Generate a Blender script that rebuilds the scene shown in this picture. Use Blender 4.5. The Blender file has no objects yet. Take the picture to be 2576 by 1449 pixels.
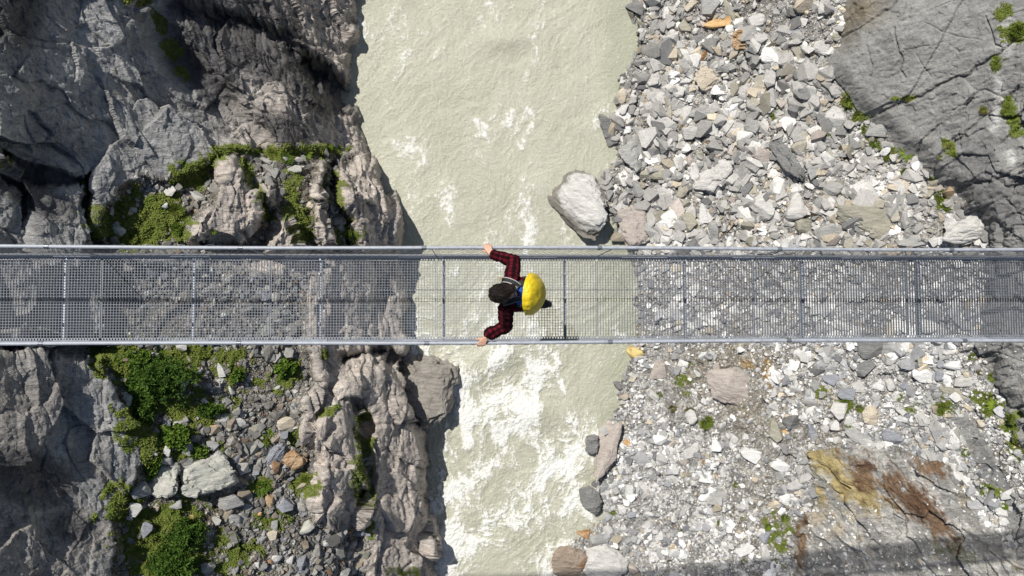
import bpy, bmesh, math, random
import numpy as np
from mathutils import Vector, Matrix, Euler

random.seed(11)
RNG = np.random.default_rng(11)
SC = bpy.context.scene
COL = SC.collection
F4 = np.float32
# Survey frame of the site: camera 9 m above the middle of the deck, looking straight down.
FOC, CU, CV, CAMZ = 1862.0, 1288.0, 724.5, 9.0
SUN = np.array([-0.40, 0.525, 1.0]); SUN = SUN / np.linalg.norm(SUN)


def P(u, v, z):
    """world point at height z on the sight line (u, v) of the survey"""
    u = np.asarray(u, float); v = np.asarray(v, float); z = np.asarray(z, float)
    d = CAMZ - z
    return np.stack([(u - CU) / FOC * d, -(v - CV) / FOC * d, z + 0 * d], -1)


# ------------------------------------------------------------------ noise
def _hash(ix, iy, iz, s):
    h = (ix * np.uint32(374761393)) ^ (iy * np.uint32(668265263)) ^ (iz * np.uint32(2246822519)) ^ np.uint32((s * 7919 + 17) & 0xffffffff)
    h ^= h >> np.uint32(15); h *= np.uint32(2246822519)
    h ^= h >> np.uint32(13); h *= np.uint32(3266489917)
    h ^= h >> np.uint32(16)
    return h


def perlin(x, y, z, s=0):
    x = np.asarray(x, F4); y = np.asarray(y, F4); z = np.asarray(z, F4) + np.zeros_like(x)
    fx, fy, fz = np.floor(x), np.floor(y), np.floor(z)
    ix, iy, iz = (a.astype(np.int32).astype(np.uint32) for a in (fx, fy, fz))
    fx, fy, fz = x - fx, y - fy, z - fz
    ux, uy, uz = (t * t * t * (t * (t * 6 - 15) + 10) for t in (fx, fy, fz))
    out = np.zeros_like(x)
    one = np.uint32(1)
    for cx in (0, 1):
        wx = ux if cx else 1 - ux
        for cy in (0, 1):
            wy = uy if cy else 1 - uy
            for cz in (0, 1):
                wz = uz if cz else 1 - uz
                h = _hash(ix + np.uint32(cx), iy + np.uint32(cy), iz + np.uint32(cz), s)
                gx = (h & np.uint32(1023)).astype(F4) * F4(1 / 511.5) - 1
                gy = ((h >> np.uint32(10)) & np.uint32(1023)).astype(F4) * F4(1 / 511.5) - 1
                gz = ((h >> np.uint32(20)) & np.uint32(1023)).astype(F4) * F4(1 / 511.5) - 1
                out += wx * wy * wz * (gx * (fx - cx) + gy * (fy - cy) + gz * (fz - cz))
    return out * F4(1.3)


def fbm(x, y, z, o=4, s=0, g=0.5):
    t = 0; a = 1.0; n = 0
    for k in range(o):
        t = t + a * perlin(x * 2 ** k, y * 2 ** k, z * 2 ** k, s + k * 13)
        n += a; a *= g
    return t / n


def ridged(x, y, z, o=4, s=0, g=0.55):
    t = 0; a = 1.0; n = 0
    for k in range(o):
        t = t + a * (1 - np.abs(perlin(x * 2 ** k, y * 2 ** k, z * 2 ** k, s + k * 17)) * 2.2)
        n += a; a *= g
    return t / n


def facets(x, y, z, s=0):
    """cell noise with a tilted plane in each cell: (plane height, crack distance, cell random)"""
    x = np.asarray(x, F4); y = np.asarray(y, F4); z = np.asarray(z, F4)
    fx, fy, fz = np.floor(x), np.floor(y), np.floor(z)
    ix, iy, iz = (a.astype(np.int32) for a in (fx, fy, fz))
    fx, fy, fz = x - fx, y - fy, z - fz
    b1 = np.full_like(x, 9); b2 = np.full_like(x, 9)
    bx = np.zeros_like(x); by = np.zeros_like(x); bz = np.zeros_like(x); bh = np.zeros(x.shape, np.uint32)
    k = F4(1 / 1023)
    for dx in (-1, 0, 1):
        for dy in (-1, 0, 1):
            for dz in (-1, 0, 1):
                h = _hash((ix + dx).astype(np.uint32), (iy + dy).astype(np.uint32), (iz + dz).astype(np.uint32), s)
                ex = dx + (h & np.uint32(1023)).astype(F4) * k - fx
                ey = dy + ((h >> np.uint32(10)) & np.uint32(1023)).astype(F4) * k - fy
                ez = dz + ((h >> np.uint32(20)) & np.uint32(1023)).astype(F4) * k - fz
                dd = ex * ex + ey * ey + ez * ez
                m = dd < b1
                b2 = np.where(m, b1, np.minimum(b2, dd))
                b1 = np.where(m, dd, b1)
                bx = np.where(m, ex, bx); by = np.where(m, ey, by); bz = np.where(m, ez, bz); bh = np.where(m, h, bh)
    h2 = _hash(bh, bh >> np.uint32(7), bh >> np.uint32(11), s + 5)
    tx = (h2 & np.uint32(1023)).astype(F4) * k * 2 - 1
    ty = ((h2 >> np.uint32(10)) & np.uint32(1023)).astype(F4) * k * 2 - 1
    tz = ((h2 >> np.uint32(20)) & np.uint32(1023)).astype(F4) * k * 2 - 1
    r = (h2 % np.uint32(997)).astype(F4) / 997
    return bx * tx + by * ty + bz * tz, np.sqrt(b2) - np.sqrt(b1), r


def sstep(a, b, x):
    t = np.clip((x - a) / (b - a), 0, 1)
    return t * t * (3 - 2 * t)


def lerp(a, b, t):
    return a + (b - a) * t


def mixc(c, k, t):
    return c + (np.asarray(k, F4) - c) * t[..., None]


def sdpoly(U, V, poly):
    """signed distance to a polygon, negative inside"""
    n = len(poly); d = np.full(U.shape, 1e12, F4); ins = np.zeros(U.shape, bool)
    for i in range(n):
        ax, ay = poly[i]; bx, by = poly[(i + 1) % n]
        ex, ey = bx - ax, by - ay
        wx, wy = U - ax, V - ay
        t = np.clip((wx * ex + wy * ey) / (ex * ex + ey * ey + 1e-9), 0, 1)
        d = np.minimum(d, (wx - ex * t) ** 2 + (wy - ey * t) ** 2)
        if ay != by:
            c = ((ay > V) != (by > V)) & (U < ex * (V - ay) / (by - ay) + ax)
            ins ^= c
    d = np.sqrt(d)
    return np.where(ins, -d, d).astype(F4)


def blobs(U, V, lst):
    t = np.zeros(U.shape, F4)
    for b in lst:
        u, v, a, c = b[:4]; ang = math.radians(b[4]) if len(b) > 4 else 0; w = b[5] if len(b) > 5 else 1
        x = (U - u) * math.cos(ang) + (V - v) * math.sin(ang); y = -(U - u) * math.sin(ang) + (V - v) * math.cos(ang)
        t = np.maximum(t, w * np.exp(-((x / a) ** 2 + (y / c) ** 2)).astype(F4))
    return t


# ------------------------------------------------------------------ object helpers
def mesh_np(name, verts, faces, mat=None, parent=None, smooth=False, cols=None, rough=None, link=True):
    me = bpy.data.meshes.new(name)
    verts = np.asarray(verts, F4); faces = np.asarray(faces, np.int32)
    k = faces.shape[1]
    me.vertices.add(len(verts)); me.vertices.foreach_set('co', verts.ravel())
    me.loops.add(faces.size); me.loops.foreach_set('vertex_index', faces.ravel())
    me.polygons.add(len(faces)); me.polygons.foreach_set('loop_start', np.arange(0, faces.size, k, dtype=np.int32))
    me.polygons.foreach_set('use_smooth', np.full(len(faces), smooth, bool))
    if cols is not None:
        a = me.attributes.new('col', 'FLOAT_COLOR', 'POINT')
        c = np.ones((len(verts), 4), F4); c[:, :3] = cols; a.data.foreach_set('color', c.ravel())
    if rough is not None:
        a = me.attributes.new('rough', 'FLOAT', 'POINT'); a.data.foreach_set('value', np.asarray(rough, F4).ravel())
    me.update(); me.validate()
    if mat: me.materials.append(mat)
    if not link: return me
    o = bpy.data.objects.new(name, me); COL.objects.link(o)
    if parent: o.parent = parent
    return o


def tag(o, label=None, cat=None, group=None, kind=None):
    if label: o['label'] = label
    if cat: o['category'] = cat
    if group: o['group'] = group
    if kind: o['kind'] = kind
    return o


def empty(name, loc=(0, 0, 0), rot=(0, 0, 0)):
    o = bpy.data.objects.new(name, None); COL.objects.link(o)
    o.location = loc; o.rotation_euler = rot; o.empty_display_size = 0.1
    return o


class MB:
    """collects shapes into one mesh"""
    def __init__(s): s.v = []; s.f = []; s.n = 0

    def add(s, v, f):
        v = np.asarray(v, float).reshape(-1, 3)
        s.v.append(v); s.f += [tuple(int(i) + s.n for i in q) for q in f]; s.n += len(v)

    def box(s, c, h, R=None):
        v = np.array([[x, y, z] for x in (-1, 1) for y in (-1, 1) for z in (-1, 1)], float) * np.array(h)
        if R is not None: v = v @ np.array(R).T
        s.add(v + np.array(c), [(0, 1, 3, 2), (4, 6, 7, 5), (0, 4, 5, 1), (2, 3, 7, 6), (0, 2, 6, 4), (1, 5, 7, 3)])

    def tube(s, pts, r, n=8, cap=True):
        pts = [np.array(p, float) for p in pts]; m = len(pts)
        rr = r if hasattr(r, '__len__') else [r] * m
        ring = []; ref = None
        for i in range(m):
            t = pts[min(i + 1, m - 1)] - pts[max(i - 1, 0)]; t = t / (np.linalg.norm(t) + 1e-12)
            if ref is None: ref = np.array([0, 0, 1.0]) if abs(t[2]) < 0.9 else np.array([1.0, 0, 0])
            a = ref - t * ref.dot(t); a /= np.linalg.norm(a) + 1e-12; b = np.cross(t, a); ref = a
            ring.append([pts[i] + rr[i] * (math.cos(2 * math.pi * k / n) * a + math.sin(2 * math.pi * k / n) * b) for k in range(n)])
        f = [(i * n + k, i * n + (k + 1) % n, (i + 1) * n + (k + 1) % n, (i + 1) * n + k) for i in range(m - 1) for k in range(n)]
        if cap: f += [tuple(range(n - 1, -1, -1)), tuple((m - 1) * n + k for k in range(n))]
        s.add(np.array(ring).reshape(-1, 3), f)

    def capsule(s, a, b, ra, rb):
        """tapered limb segment with round ends"""
        a = np.array(a, float); b = np.array(b, float); t = b - a; L = np.linalg.norm(t)
        t = t / L if L > 1e-9 else np.array([0, 0, 1.0])
        pts = []; rr = []
        for k in range(5):
            q = math.pi / 2 * (1 - k / 4); pts.append(a - t * ra * math.sin(q)); rr.append(max(ra * math.cos(q), 1e-4))
        for k in range(5):
            q = math.pi / 2 * k / 4; pts.append(b + t * rb * math.sin(q)); rr.append(max(rb * math.cos(q), 1e-4))
        s.tube(pts, rr, 14)

    def ell(s, c, h, R=None, n=24, m=14):
        v = []
        for i in range(m + 1):
            th = math.pi * i / m
            for k in range(n):
                ph = 2 * math.pi * k / n
                v.append((max(math.sin(th), 1e-3) * math.cos(ph) * h[0], max(math.sin(th), 1e-3) * math.sin(ph) * h[1], math.cos(th) * h[2]))
        v = np.array(v)
        if R is not None: v = v @ np.array(R).T
        f = [(i * n + k, (i + 1) * n + k, (i + 1) * n + (k + 1) % n, i * n + (k + 1) % n) for i in range(m) for k in range(n)]
        f += [tuple(range(n)), tuple(m * n + k for k in range(n - 1, -1, -1))]
        s.add(v + np.array(c), f)

    def build(s, name, mat=None, parent=None, smooth=False):
        me = bpy.data.meshes.new(name)
        me.from_pydata(np.concatenate(s.v).tolist(), [], s.f); me.update()
        if smooth: me.polygons.foreach_set('use_smooth', np.ones(len(me.polygons), bool))
        if mat: me.materials.append(mat)
        o = bpy.data.objects.new(name, me); COL.objects.link(o)
        if parent: o.parent = parent
        return o


def fuse(o, voxel, it=4):
    """melt the shapes of a mesh object into one continuous skin"""
    m = o.modifiers.new('r', 'REMESH'); m.mode = 'VOXEL'; m.voxel_size = voxel
    m2 = o.modifiers.new('s', 'SMOOTH'); m2.iterations = it; m2.factor = 0.5
    me = bpy.data.meshes.new_from_object(o.evaluated_get(bpy.context.evaluated_depsgraph_get()))
    mats = list(o.data.materials)
    o.modifiers.clear(); old = o.data; me.name = old.name; o.data = me; bpy.data.meshes.remove(old)
    if not me.materials:
        for q in mats: me.materials.append(q)
    me.polygons.foreach_set('use_smooth', np.ones(len(me.polygons), bool))
    return o


def coords(me):
    c = np.empty(len(me.vertices) * 3, F4); me.vertices.foreach_get('co', c); return c.reshape(-1, 3)


def set_coords(me, c):
    me.vertices.foreach_set('co', np.asarray(c, F4).ravel()); me.update()


# ------------------------------------------------------------------ materials
class NT:
    def __init__(s, name):
        s.m = bpy.data.materials.new(name); s.m.use_nodes = True; s.t = s.m.node_tree
        s.b = s.t.nodes['Principled BSDF']

    def n(s, typ, **kw):
        q = s.t.nodes.new(typ)
        for k, v in kw.items():
            if k in q.inputs and not hasattr(q, k): q.inputs[k].default_value = v
            else: setattr(q, k, v)
        return q

    def l(s, a, b): s.t.links.new(a, b)

    def noise(s, vec, scale, detail=5, rough=0.6, dist=0.0):
        q = s.n('ShaderNodeTexNoise'); q.inputs['Scale'].default_value = scale; q.inputs['Detail'].default_value = detail
        q.inputs['Roughness'].default_value = rough; q.inputs['Distortion'].default_value = dist; s.l(vec, q.inputs['Vector']); return q

    def ramp(s, fac, stops):
        q = s.n('ShaderNodeValToRGB'); e = q.color_ramp.elements
        while len(e) < len(stops): e.new(0.5)
        for i, (p, c) in enumerate(stops):
            e[i].position = p; e[i].color = (c, c, c, 1) if not hasattr(c, '__len__') else (*c, 1)
        s.l(fac, q.inputs['Fac']); return q

    def mul(s, a, b, mode='MULTIPLY', fac=1.0):
        q = s.n('ShaderNodeMix', data_type='RGBA', blend_type=mode); q.inputs['Factor'].default_value = fac
        s.l(a, q.inputs['A']); s.l(b, q.inputs['B']); return q.outputs['Result']

    def bump(s, h, strength, dist, prev=None):
        q = s.n('ShaderNodeBump'); q.inputs['Strength'].default_value = strength; q.inputs['Distance'].default_value = dist
        s.l(h, q.inputs['Height'])
        if prev: s.l(prev, q.inputs['Normal'])
        return q.outputs['Normal']

    def pos(s): return s.n('ShaderNodeNewGeometry').outputs['Position']

    def attr(s, nm): return s.n('ShaderNodeAttribute', attribute_name=nm)


def rock_attr_mat(name, fine=(0.55, 1.35), bump=0.05, voro=0.0, vscale=6.0, strike=None, sc=.26):
    """rock whose colour comes from the mesh, broken up by mineral grain and foliation"""
    t = NT(name); p = t.pos()
    a = t.attr('col'); r = t.attr('rough')
    n1 = t.noise(p, 4.0, 10, 0.75); n2 = t.noise(p, 24.0, 4, 0.72)
    k1 = t.ramp(n1.outputs['Fac'], [(0.32, fine[0]), (0.68, fine[1])]); k2 = t.ramp(n2.outputs['Fac'], [(0.3, 0.66), (0.7, 1.28)])
    c = t.mul(t.mul(a.outputs['Color'], k1.outputs['Color']), k2.outputs['Color'])
    nm = t.bump(n1.outputs['Fac'], 1.0, bump); nm = t.bump(n2.outputs['Fac'], 0.8, bump * 0.3, nm)
    if strike is not None:
        mp = t.n('ShaderNodeMapping'); mp.inputs['Rotation'].default_value = (0, 0, -math.radians(strike)); mp.inputs['Scale'].default_value = (.8, 5.5, 3.0); t.l(p, mp.inputs['Vector'])
        f = t.noise(mp.outputs['Vector'], 1.0, 9, 0.68, .35)
        c = t.mul(c, t.ramp(f.outputs['Fac'], [(0.33, 1 - sc), (0.5, 1.0), (0.68, 1 + sc)]).outputs['Color'])
        nm = t.bump(f.outputs['Fac'], 1.0, bump * 2.2, nm)
        v = t.n('ShaderNodeTexVoronoi', feature='DISTANCE_TO_EDGE'); v.inputs['Scale'].default_value = .9
        w_ = t.n('ShaderNodeMix', data_type='RGBA', blend_type='LINEAR_LIGHT'); w_.inputs['Factor'].default_value = .12; t.l(mp.outputs['Vector'], w_.inputs['A']); t.l(n1.outputs['Color'], w_.inputs['B'])
        t.l(w_.outputs['Result'], v.inputs['Vector'])
        nm = t.bump(t.ramp(v.outputs['Distance'], [(0.0, 0.0), (0.06, 1.0)]).outputs['Color'], 0.5, bump * .6, nm)
    if voro:
        v = t.n('ShaderNodeTexVoronoi', feature='F1'); v.inputs['Scale'].default_value = vscale; t.l(p, v.inputs['Vector'])
        kv = t.ramp(v.outputs['Color'], [(0.15, 0.6), (0.85, 1.4)])
        c = t.mul(c, kv.outputs['Color'])
        v2 = t.n('ShaderNodeTexVoronoi', feature='DISTANCE_TO_EDGE'); v2.inputs['Scale'].default_value = vscale; t.l(p, v2.inputs['Vector'])
        nm = t.bump(t.ramp(v2.outputs['Distance'], [(0.0, 0.0), (0.25, 1.0)]).outputs['Color'], 1.0, voro, nm)
    t.l(c, t.b.inputs['Base Color']); t.l(r.outputs['Fac'], t.b.inputs['Roughness']); t.l(nm, t.b.inputs['Normal'])
    t.b.inputs['Specular IOR Level'].default_value = 0.4
    return t.m


def stone_mat(name, c1, c2, rust=0.0, bump=0.05, wetline=False):
    t = NT(name); p = t.pos()
    mp = t.n('ShaderNodeMapping'); mp.inputs['Rotation'].default_value = (0.4, 0.3, 0.9); mp.inputs['Scale'].default_value = (1, 4, 1.5); t.l(p, mp.inputs['Vector'])
    n1 = t.noise(mp.outputs['Vector'], 2.2, 8, 0.7, 0.4); n2 = t.noise(p, 30, 4, 0.7); n3 = t.noise(p, 1.3, 5, 0.6)
    mx = t.n('ShaderNodeMix', data_type='RGBA'); mx.inputs['A'].default_value = (*c1, 1); mx.inputs['B'].default_value = (*c2, 1)
    t.l(t.ramp(n1.outputs['Fac'], [(0.35, 0.0), (0.66, 1.0)]).outputs['Color'], mx.inputs['Factor'])
    c = t.mul(mx.outputs['Result'], t.ramp(n2.outputs['Fac'], [(0.3, 0.7), (0.7, 1.22)]).outputs['Color'])
    if rust:
        m2 = t.n('ShaderNodeMix', data_type='RGBA'); t.l(c, m2.inputs['A']); m2.inputs['B'].default_value = (0.25, 0.105, 0.03, 1)
        rp = t.ramp(n3.outputs['Fac'], [(0.62 - 0.3 * rust, 0.0), (0.78 - 0.3 * rust, 0.85)]); t.l(rp.outputs['Color'], m2.inputs['Factor']); c = m2.outputs['Result']
    if wetline:
        oz = t.n('ShaderNodeSeparateXYZ'); t.l(t.n('ShaderNodeTexCoord').outputs['Object'], oz.inputs[0])
        ad = t.n('ShaderNodeMath', operation='ADD'); t.l(oz.outputs['Z'], ad.inputs[0]); t.l(n3.outputs['Fac'], ad.inputs[1])
        ay = t.n('ShaderNodeMath', operation='MULTIPLY_ADD'); t.l(oz.outputs['Y'], ay.inputs[0]); ay.inputs[1].default_value = .42; t.l(ad.outputs[0], ay.inputs[2])
        ax = t.n('ShaderNodeMath', operation='MULTIPLY_ADD'); t.l(oz.outputs['X'], ax.inputs[0]); ax.inputs[1].default_value = .40; t.l(ay.outputs[0], ax.inputs[2])
        m3 = t.n('ShaderNodeMix', data_type='RGBA'); t.l(c, m3.inputs['B']); m3.inputs['A'].default_value = (.20, .185, .16, 1)
        t.l(t.ramp(ax.outputs[0], [(.70, .05), (1.65, 1.0)]).outputs['Color'], m3.inputs['Factor']); c = m3.outputs['Result']
    t.l(c, t.b.inputs['Base Color']); t.b.inputs['Roughness'].default_value = 0.85; t.b.inputs['Specular IOR Level'].default_value = 0.3
    nm = t.bump(n1.outputs['Fac'], 0.8, bump * 1.6); nm = t.bump(n2.outputs['Fac'], 0.6, bump * 0.4, nm)
    t.l(nm, t.b.inputs['Normal'])
    return t.m


def leaf_mat(name, c1, c2, scale=3.0):
    t = NT(name); p = t.pos(); n1 = t.noise(p, scale, 4, 0.6); n2 = t.noise(p, 30, 2, 0.6)
    mx = t.n('ShaderNodeMix', data_type='RGBA'); mx.inputs['A'].default_value = (*c1, 1); mx.inputs['B'].default_value = (*c2, 1)
    t.l(t.ramp(n1.outputs['Fac'], [(0.36, 0.0), (0.62, 1.0)]).outputs['Color'], mx.inputs['Factor'])
    c = t.mul(mx.outputs['Result'], t.ramp(n2.outputs['Fac'], [(0.3, 0.65), (0.7, 1.3)]).outputs['Color'])
    t.l(c, t.b.inputs['Base Color']); t.b.inputs['Roughness'].default_value = 0.7; t.b.inputs['Specular IOR Level'].default_value = 0.2
    return t.m


def plain(name, c, rough=0.6, metal=0.0, nscale=12.0, var=0.2, bump=0.0):
    t = NT(name); p = t.pos(); n1 = t.noise(p, nscale, 4, 0.6)
    rgb = t.n('ShaderNodeRGB'); rgb.outputs[0].default_value = (*c, 1)
    t.l(t.mul(rgb.outputs[0], t.ramp(n1.outputs['Fac'], [(0.3, 1 - var), (0.7, 1 + var)]).outputs['Color']), t.b.inputs['Base Color'])
    t.b.inputs['Roughness'].default_value = rough; t.b.inputs['Metallic'].default_value = metal
    if bump: t.l(t.bump(n1.outputs['Fac'], 0.6, bump), t.b.inputs['Normal'])
    return t.m


# ------------------------------------------------------------------ TERRAIN: base shape
def axis(lo, hi, flo, fhi, st, big):
    a = np.arange(flo, fhi + st, st); l = []; x = flo; s = st
    while x > lo: s = min(s * 1.12, big); x -= s; l.append(x)
    r = []; x = a[-1]; s = st
    while x < hi: s = min(s * 1.12, big); x += s; r.append(x)
    return np.array(l[::-1] + list(a) + r)


STEP = 2.1
UA = axis(-3400, 5900, -30, 2610, STEP, 44); VA = axis(-3400, 4900, -30, 1480, STEP, 44)
U, V = np.meshgrid(UA.astype(F4), VA.astype(F4))

CTRL = [
    # left wall, ledges and ribs
    (-420, -400, -9.6), (-420, 300, -9.6), (-420, 724, -9.6), (-420, 1200, -9.4), (-420, 1850, -9.2), (150, -400, -14.2), (600, -400, -19.6), (900, -400, -23.5),
    (0, 0, -13), (0, 300, -13), (0, 600, -13.3), (0, 900, -13), (0, 1200, -12.8), (0, 1449, -13.0), (0, 1800, -13),
    (250, 0, -15.4), (250, 300, -15.7), (230, 560, -15.6), (230, 860, -15.4), (270, 1100, -15.5), (230, 1300, -15.1), (230, 1500, -15.1),
    (430, 0, -17.3), (480, 150, -18.3), (560, 300, -19.1), (640, 400, -19.4), (540, 60, -18.9), (640, 150, -20.0), (760, 120, -22.2), (865, 60, -24.5), (865, 250, -24.5), (760, 260, -21.4), (885, 380, -24.3),
    (380, 330, -17.0), (430, 430, -17.2), (330, 480, -16.4), (300, 580, -16.2), (440, 560, -17.1), (560, 500, -18.2), (620, 600, -18.7), (740, 460, -19.9), (780, 600, -20.1), (900, 500, -22.4), (970, 600, -24.4),
    (330, 720, -16.2), (500, 760, -17.4), (700, 760, -19.2), (880, 760, -21.9), (1000, 760, -24.6),
    (330, 920, -16.1), (400, 1050, -16.5), (410, 1200, -16.5), (350, 1400, -16.0), (350, 1600, -16), (520, 920, -17.4), (540, 1100, -17.5), (540, 1250, -17.5), (520, 1420, -17.3), (680, 920, -18.7), (700, 1150, -18.8), (700, 1400, -18.7), (800, 1000, -19.9), (850, 1200, -20.6), (850, 1400, -20.4),
    (960, 960, -23.4), (980, 1150, -23.4), (1030, 1300, -24.9), (1030, 1450, -24.9), (700, 1800, -18.8), (1000, 1800, -23.6),
    # river bed
    (1150, -400, -26), (1250, 200, -26.5), (1250, 724, -26.7), (1250, 1200, -26.9), (1250, 1800, -27),
    # right bank
    (1640, -400, -25.2), (1640, 60, -25.2), (1640, 300, -25.4), (1640, 560, -25.6), (1640, 760, -25.7), (1640, 950, -25.7), (1600, 1150, -25.9), (1600, 1350, -26.0), (1600, 1800, -26),
    (1850, 60, -23.6), (1850, 300, -23.9), (1850, 560, -24.2), (1850, 760, -24.3), (1850, 1000, -24.3), (1850, 1250, -24.3), (1850, 1600, -24.4),
    (2080, 60, -22.0), (2080, 300, -22.2), (2080, 560, -22.4), (2080, 760, -22.5), (2080, 1000, -22.5), (2080, 1250, -22.4), (2080, 1600, -22.4),
    (2250, 100, -20.2), (2280, 300, -20.7), (2320, 560, -20.8), (2320, 760, -20.9), (2320, 1000, -20.9), (2320, 1250, -20.8), (2320, 1600, -20.7),
    (2576, 0, -17.2), (2576, 300, -17.8), (2576, 600, -18.2), (2576, 900, -18.4), (2576, 1200, -18.6), (2576, 1500, -18.4),
    (2960, -400, -13), (2960, 300, -13.8), (2960, 800, -14), (2960, 1300, -14), (2960, 1850, -14), (2200, -400, -20.2),
]
cp = np.array(CTRL, float)


def tps_fit(c):
    n = len(c); X = c[:, :2] / 1000.0
    r2 = ((X[:, None] - X[None]) ** 2).sum(-1); K = 0.5 * r2 * np.log(r2 + 1e-12)
    A = np.zeros((n + 3, n + 3)); A[:n, :n] = K + np.eye(n) * 2e-4; A[:n, n] = 1; A[:n, n + 1:] = X; A[n, :n] = 1; A[n + 1:, :n] = X.T
    w = np.linalg.solve(A, np.concatenate([c[:, 2], np.zeros(3)])); return X, w


def tps_eval(fit, u, v):
    X, w = fit; n = len(X); o = w[n] + w[n + 1] * u / 1000 + w[n + 2] * v / 1000
    for i in range(n):
        r2 = (u / 1000 - X[i, 0]) ** 2 + (v / 1000 - X[i, 1]) ** 2
        o = o + w[i] * 0.5 * r2 * np.log(r2 + 1e-12)
    return o


fit = tps_fit(cp)
uc = np.concatenate([[UA[0]], np.linspace(-420, 2960, 300), [UA[-1]]]); vc = np.concatenate([[VA[0]], np.linspace(-400, 1850, 200), [VA[-1]]])
uu, vv_ = np.meshgrid(uc, vc)
Zc = tps_eval(fit, np.clip(uu, -420, 2960), np.clip(vv_, -400, 1850))


def up(Zc):
    a = np.stack([np.interp(UA, uc, r) for r in Zc]); iv = np.interp(VA, vc, np.arange(len(vc)))
    i0 = np.clip(np.floor(iv).astype(int), 0, len(vc) - 2); t = (iv - i0)[:, None]
    return (a[i0] * (1 - t) + a[i0 + 1] * t).astype(F4)


Z0 = up(Zc)
RIVER = [(915, -3450), (914, -40), (910, 0), (905, 90), (893, 175), (897, 240), (918, 300), (930, 372), (962, 420), (985, 480), (1010, 530), (1022, 610), (1034, 700), (1040, 860), (1030, 900), (1036, 1000),
         (1066, 1070), (1073, 1150), (1068, 1230), (1085, 1300), (1098, 1360), (1108, 1449), (1115, 4950),
         (1420, 4950), (1408, 1449), (1398, 1390), (1452, 1338), (1502, 1290), (1478, 1240), (1496, 1160), (1484, 1100), (1532, 1040), (1560, 960), (1585, 880), (1598, 800), (1590, 700), (1578, 620), (1545, 575), (1500, 520), (1500, 460),
         (1520, 425), (1540, 372), (1510, 315), (1548, 262), (1560, 190), (1596, 120), (1590, 60), (1590, 0), (1590, -3450)]
wob = fbm(U / 46, V / 46, 0.3, 3, 3) * 16
SD = sdpoly(U + wob, V - wob * 0.6, RIVER)


def water_z(v):
    return -26.0 - (np.clip(np.asarray(v, float), -420, 1870) - 724.5) / 1449 * 1.0


ZW = water_z(V).astype(F4)
LEFT = U < 1250
wbank = np.where(LEFT, 34, 46)
near = np.clip((SD + np.where(LEFT, 8, 24)) / wbank, 0, 1)
Z = np.where(LEFT, lerp(ZW - 0.7, np.maximum(Z0, ZW + 0.5), np.sqrt(near) * (0.35 + 0.65 * near)), lerp(ZW - 0.7, np.maximum(Z0, ZW + 0.15), near ** 0.8))

# outcrops, gullies and clefts of the left bank
RIB = [[(542, 400), (592, 390), (640, 460), (672, 525), (668, 560), (600, 618), (470, 612), (470, 545), (525, 505), (545, 450)],
       [(785, 395), (830, 400), (812, 470), (832, 560), (845, 640), (790, 640), (782, 500)],
       [(846, 425), (930, 405), (975, 480), (1005, 540), (1018, 640), (905, 640), (880, 560), (848, 500)],
       [(690, 540), (725, 520), (768, 600), (770, 650), (650, 650), (670, 590)],
       [(640, 470), (690, 455), (705, 520), (680, 530)]]
rib = np.zeros(U.shape, F4)
for q in RIB: rib = np.maximum(rib, sstep(6, -26, sdpoly(U + wob * .6, V + wob * .4, q)))
SPUR = [(815, 1015), (850, 945), (905, 915), (960, 905), (1010, 930), (1075, 1080), (1110, 1449), (1120, 1900), (930, 1900), (915, 1449), (925, 1320), (850, 1345), (785, 1320), (775, 1230), (800, 1160), (755, 1085)]
spur = sstep(8, -40, sdpoly(U + wob * .6, V + wob * .4, SPUR))
cleft = lambda pts, w: sstep(w, 0, np.minimum.reduce([sdpoly(U + wob * .8, V + wob * .8, [a, b]) for a, b in zip(pts, pts[1:])]).__abs__())
c1 = cleft([(360, -60), (400, 40), (440, 130), (490, 200), (560, 260), (640, 340), (660, 380)], 60)
c2 = cleft([(0, 395), (60, 430), (150, 450), (215, 450), (225, 560), (250, 620)], 20)
c3 = cleft([(-20, 868), (120, 872), (230, 885), (262, 867)], 34)
c4 = cleft([(905, 1010), (925, 1050), (915, 1130), (930, 1200), (920, 1290)], 22)
c5 = cleft([(870, 900), (960, 880), (1020, 905), (1035, 985), (1040, 1010)], 24)
c6 = cleft([(835, 410), (850, 500), (870, 570), (880, 640)], 12)
c7 = cleft([(780, 170), (850, 225), (885, 255)], 52)
c8 = cleft([(440, 10), (560, 60), (700, 100), (800, 190)], 44)
c9 = cleft([(-20, 440), (40, 470), (70, 520), (60, 640)], 18)
Z = Z + 0.8 * rib + 0.9 * spur - .8 * c1 - 0.8 * c2 - 1.1 * c3 - 0.8 * c4 - 1.3 * c5 - 0.7 * c6 - 1.2 * c7 - 0.8 * c8 - 0.6 * c9

# right bank regions
BEDR = [(2125, -3450), (2125, 0), (2117, 67), (2108, 107), (2077, 155), (2090, 195), (2117, 240), (2148, 284), (2183, 307), (2232, 347), (2254, 391), (2303, 400), (2339, 449), (2405, 493), (2428, 524), (2472, 573), (2477, 618), (2480, 700), (2458, 860), (2490, 950), (2520, 1010), (2556, 1100), (2600, 1220), (2620, 1500), (2620, 4950), (5950, 4950), (5950, -3450)]
OUTC = [(2032, 1125), (2037, 1183), (2050, 1249), (2032, 1276), (2001, 1307), (1983, 1325), (1997, 1449), (2000, 1900), (2700, 1900), (2576, 1400), (2470, 1300), (2420, 1205), (2366, 1143), (2277, 1130), (2143, 1112)]
sdB = sdpoly(U + wob * .4, V + wob * .4, BEDR); sdO = sdpoly(U + wob * .5, V - wob * .5, OUTC)
bed = sstep(3, -5, sdB) * (~LEFT); outc = sstep(3, -6, sdO + 6) * (~LEFT) * (1 - bed)
slabs = np.zeros(U.shape, F4)
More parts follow.
